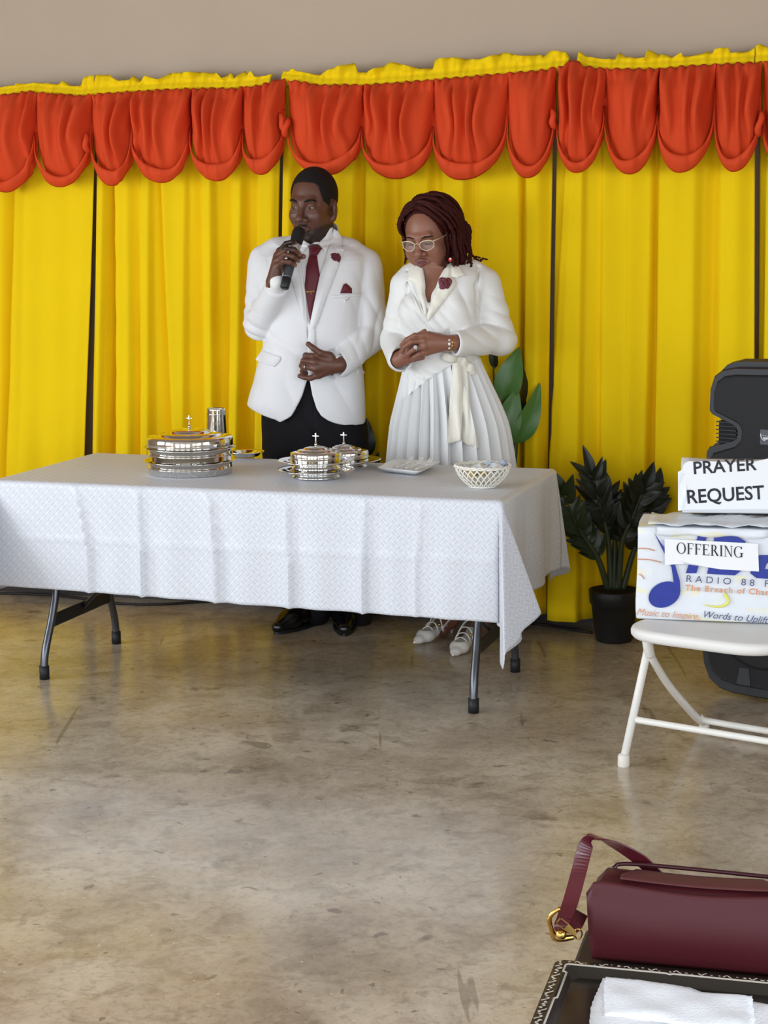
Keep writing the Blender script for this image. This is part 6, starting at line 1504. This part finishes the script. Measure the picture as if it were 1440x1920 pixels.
# burgundy bag
M_pat = mat('burgundy_patent', lin(80, 22, 32), .28, spec=.45, coat=.1); M_bag = mat('burgundy_soft_leather', lin(72, 23, 29), .48, spec=.3, var=.04); M_patd = mat('burgundy_suede', lin(84, 38, 38), .55, var=.08)
M_edge = mat('dark_burgundy_edge', lin(52, 12, 22), .25)
bg_ = thing('handbag', G(.20, .10, ZS), 'burgundy patent handbag with gold buckle behind the dark tray', 'handbag')
LA, LB = .044, .37
def sweep(prof, a0, a1, name, m, parent, na=24, edge=.0, sag=.0, close=True):
    n = len(prof); V = []
    for k in range(na):
        t = k/(na-1); a = a0+(a1-a0)*t; e = min(t, 1-t)*(a1-a0); sh = max(0, 1-e/.012)**2*edge; sg = sag*math.sin(PI*t)
        cb_ = sum(p[0] for p in prof)/n; cz = sum(p[1] for p in prof)/n
        V += [G(a, b+(cb_-b)*sh, ZS+z+(cz-z)*sh-sg*(z/.13)) for b, z in prof]
    Fc = [(k*n+i, (k+1)*n+i, (k+1)*n+(i+1) % n, k*n+(i+1) % n) for k in range(na-1) for i in range(n if close else n-1)]
    if close: Fc += [tuple(range(n)), tuple((na-1)*n+i for i in range(n))[::-1]]
    return mesh(name, V, Fc, m, parent)
body_ = [(.062, .002), (.056, .012), (.053, .04), (.056, .09), (.066, .122), (.085, .130), (.115, .131), (.134, .126), (.142, .10), (.145, .05), (.142, .012), (.134, .002)]
sweep(body_, LA+.004, LB, 'body', M_bag, bg_, edge=.25, sag=.004)
# the front flap: a curved sheet with rounded upper corners
def flapfn(i, j):
    u, v = i/30, j/22; a = LA-.006+(LB-LA+.012)*u; e = min(u, 1-u)*(LB-LA); rc = .024
    z = .004+.130*v; b = .050-.012*math.sin(PI*min(1, v*1.05))+.003*math.sin(u*9)*v
    top = .134-(.016 if e > .03 else .016)*0-.012*math.sin(PI*u)*.9; z = .004+(top-.004)*v
    if v > .78 and e < rc: z -= (rc-math.sqrt(max(0, rc*rc-(rc-e)**2)))*((v-.78)/.22)
    a += .010*(1-v)*(1 if u < .5 else -1)*max(0, 1-e/.06)
    return G(a, b, ZS+z)
solid(mesh('front_flap', *grid(31, 23, flapfn), M_bag, bg_), .004, -1)
def panelfn(i, j): u, v = i/24, j/6; a = LA+.045+(LB-LA-.09)*u; e = min(u, 1-u); b = .068+.050*v*min(1, e*9+.35); return G(a, b, ZS+.1325+.002*math.sin(PI*v)-.004*math.sin(PI*u))
solid(mesh('top_panel', *grid(25, 7, panelfn), M_patd, bg_), .0015, 0)
mesh('back_edge', *tube([G(LA+.025, .126, ZS+.127), G(LA+.06, .136, ZS+.1335), G(LB-.05, .136, ZS+.130), G(LB, .130, ZS+.128)], .0035, 8, 30), M_edge, bg_)
YBg = float(G(LA, .07, 0)[1])
def Bp(px, py, dy=0.0): return at(px, py, YBg+dy)
def ribbon(pts, wd, th, name, m, parent, wdir, n=40):
    P = spline(pts, n); T = np.gradient(P, axis=0); T /= np.linalg.norm(T, axis=1)[:, None]; W = spline(wdir, n); V = []
    for p, t, w_ in zip(P, T, W):
        w_ = w_-t*(w_@t); w_ /= np.linalg.norm(w_); nn = np.cross(t, w_)
        V += [p+w_*wd/2+nn*th/2, p-w_*wd/2+nn*th/2, p-w_*wd/2-nn*th/2, p+w_*wd/2-nn*th/2]
    Fc = [(4*k+i, 4*k+(i+1) % 4, 4*k+4+(i+1) % 4, 4*k+4+i) for k in range(n-1) for i in range(4)]+[(3, 2, 1, 0), (4*n-4, 4*n-3, 4*n-2, 4*n-1)]
    return mesh(name, V, Fc, m, parent, smooth=False)
sp_ = [Bp(1058, 1722, -.045), Bp(1070, 1690, -.02), Bp(1084, 1640, .0), Bp(1098, 1588, .02), Bp(1113, 1569, .035), Bp(1150, 1582, .05), Bp(1200, 1612, .06), Bp(1240, 1650, .065)]
stp = ribbon(sp_, .024, .0030, 'strap', M_pat, bg_, [g1*.9+np.array([0, 0, .1]), g1*.95, g1, g1*.8+g2*.6, g2*.9-g1*.3, g2*.8+np.array([0, 0, -.7]), np.array([0, 0, -1.])+g2*.5, np.array([0, 0, -1.])+g2*.4], 60)
# strap end folded into the buckle, and the gold fittings
ribbon([Bp(1058, 1722, -.045), Bp(1052, 1738, -.055), Bp(1062, 1748, -.045), Bp(1078, 1735, -.025), Bp(1090, 1712, .0)], .022, .003, 'strap_tab', M_pat, bg_, [g1, g1, g1, g1*.8+g2*.5, g1*.7+g2*.7], 30)
ring = [(1050, 1703), (1036, 1713), (1030, 1724), (1034, 1742), (1041, 1758), (1058, 1759), (1075, 1757)]
bk = mesh('buckle', *tube([Bp(x, y, -.055+.004*i) for i, (x, y) in enumerate(ring)], [.0030, .0036, .0040, .0036, .0060, .0058, .0040], 12, 50), M_gold, bg_)
mesh('buckle_ball', *sph(Bp(1052, 1752, -.055), .0085, 16, 12)[:2], M_gold, bk)
mesh('link_ring', *tube([Bp(1084+7*math.cos(a), 1751+9*math.sin(a), -.055+.005*math.sin(a)) for a in np.linspace(0, 2*PI, 30)], .0014, 8, cap=False), M_gold, bk)
zp0, zp1 = Bp(1080, 1752, -.066), Bp(1046, 1725, -.066); zd = zp1-zp0; zl2 = np.linalg.norm(zd); zd /= zl2; zw = np.cross(zd, [0, -1, 0]); zw /= np.linalg.norm(zw); zn = np.cross(zd, zw)
def ZP(u, v, w_): return zp0+zd*u*zl2+zw*v+zn*w_
def slab(pts, th): n = len(pts); V = [ZP(u, v, th/2) for u, v in pts]+[ZP(u, v, -th/2) for u, v in pts]; return V, [tuple(range(n)), tuple(range(n, 2*n))[::-1]]+[(i, n+i, n+(i+1) % n, (i+1) % n) for i in range(n)]
wz = .0062
mesh('zip_pull', *join(slab([(0, -.002), (.15, -wz*.7), (.55, -wz), (.55, wz), (.15, wz*.7), (0, .002)], .002), slab([(.55, -wz), (1, -wz), (1, -wz+.0016), (.55, -wz+.0016)], .002), slab([(.55, wz-.0016), (1, wz-.0016), (1, wz), (.55, wz)], .002), slab([(.95, -wz), (1, -wz), (1, wz), (.95, wz)], .002)), M_gold, bk, smooth=False)

# cable along the wall
M_cable = mat('black_cable', lin(24, 20, 18), .6)
o = mesh('cable', *tube([onz(x, y, .006) for x, y in ((-60, 1112), (30, 1113), (100, 1116), (160, 1123), (215, 1131), (300, 1133), (420, 1126), (490, 1131), (540, 1140))], .006, 8, 80), M_cable); tag(o, 'thin black cable lying along the floor behind the table', 'cable')
o = mesh('cable', *tube([onz(x, y, .006) for x, y in ((985, 1168), (1030, 1172), (1070, 1180), (1110, 1186))], .006, 8, 40), M_cable); tag(o, 'short black cable on the floor left of the feathery plant', 'cable')
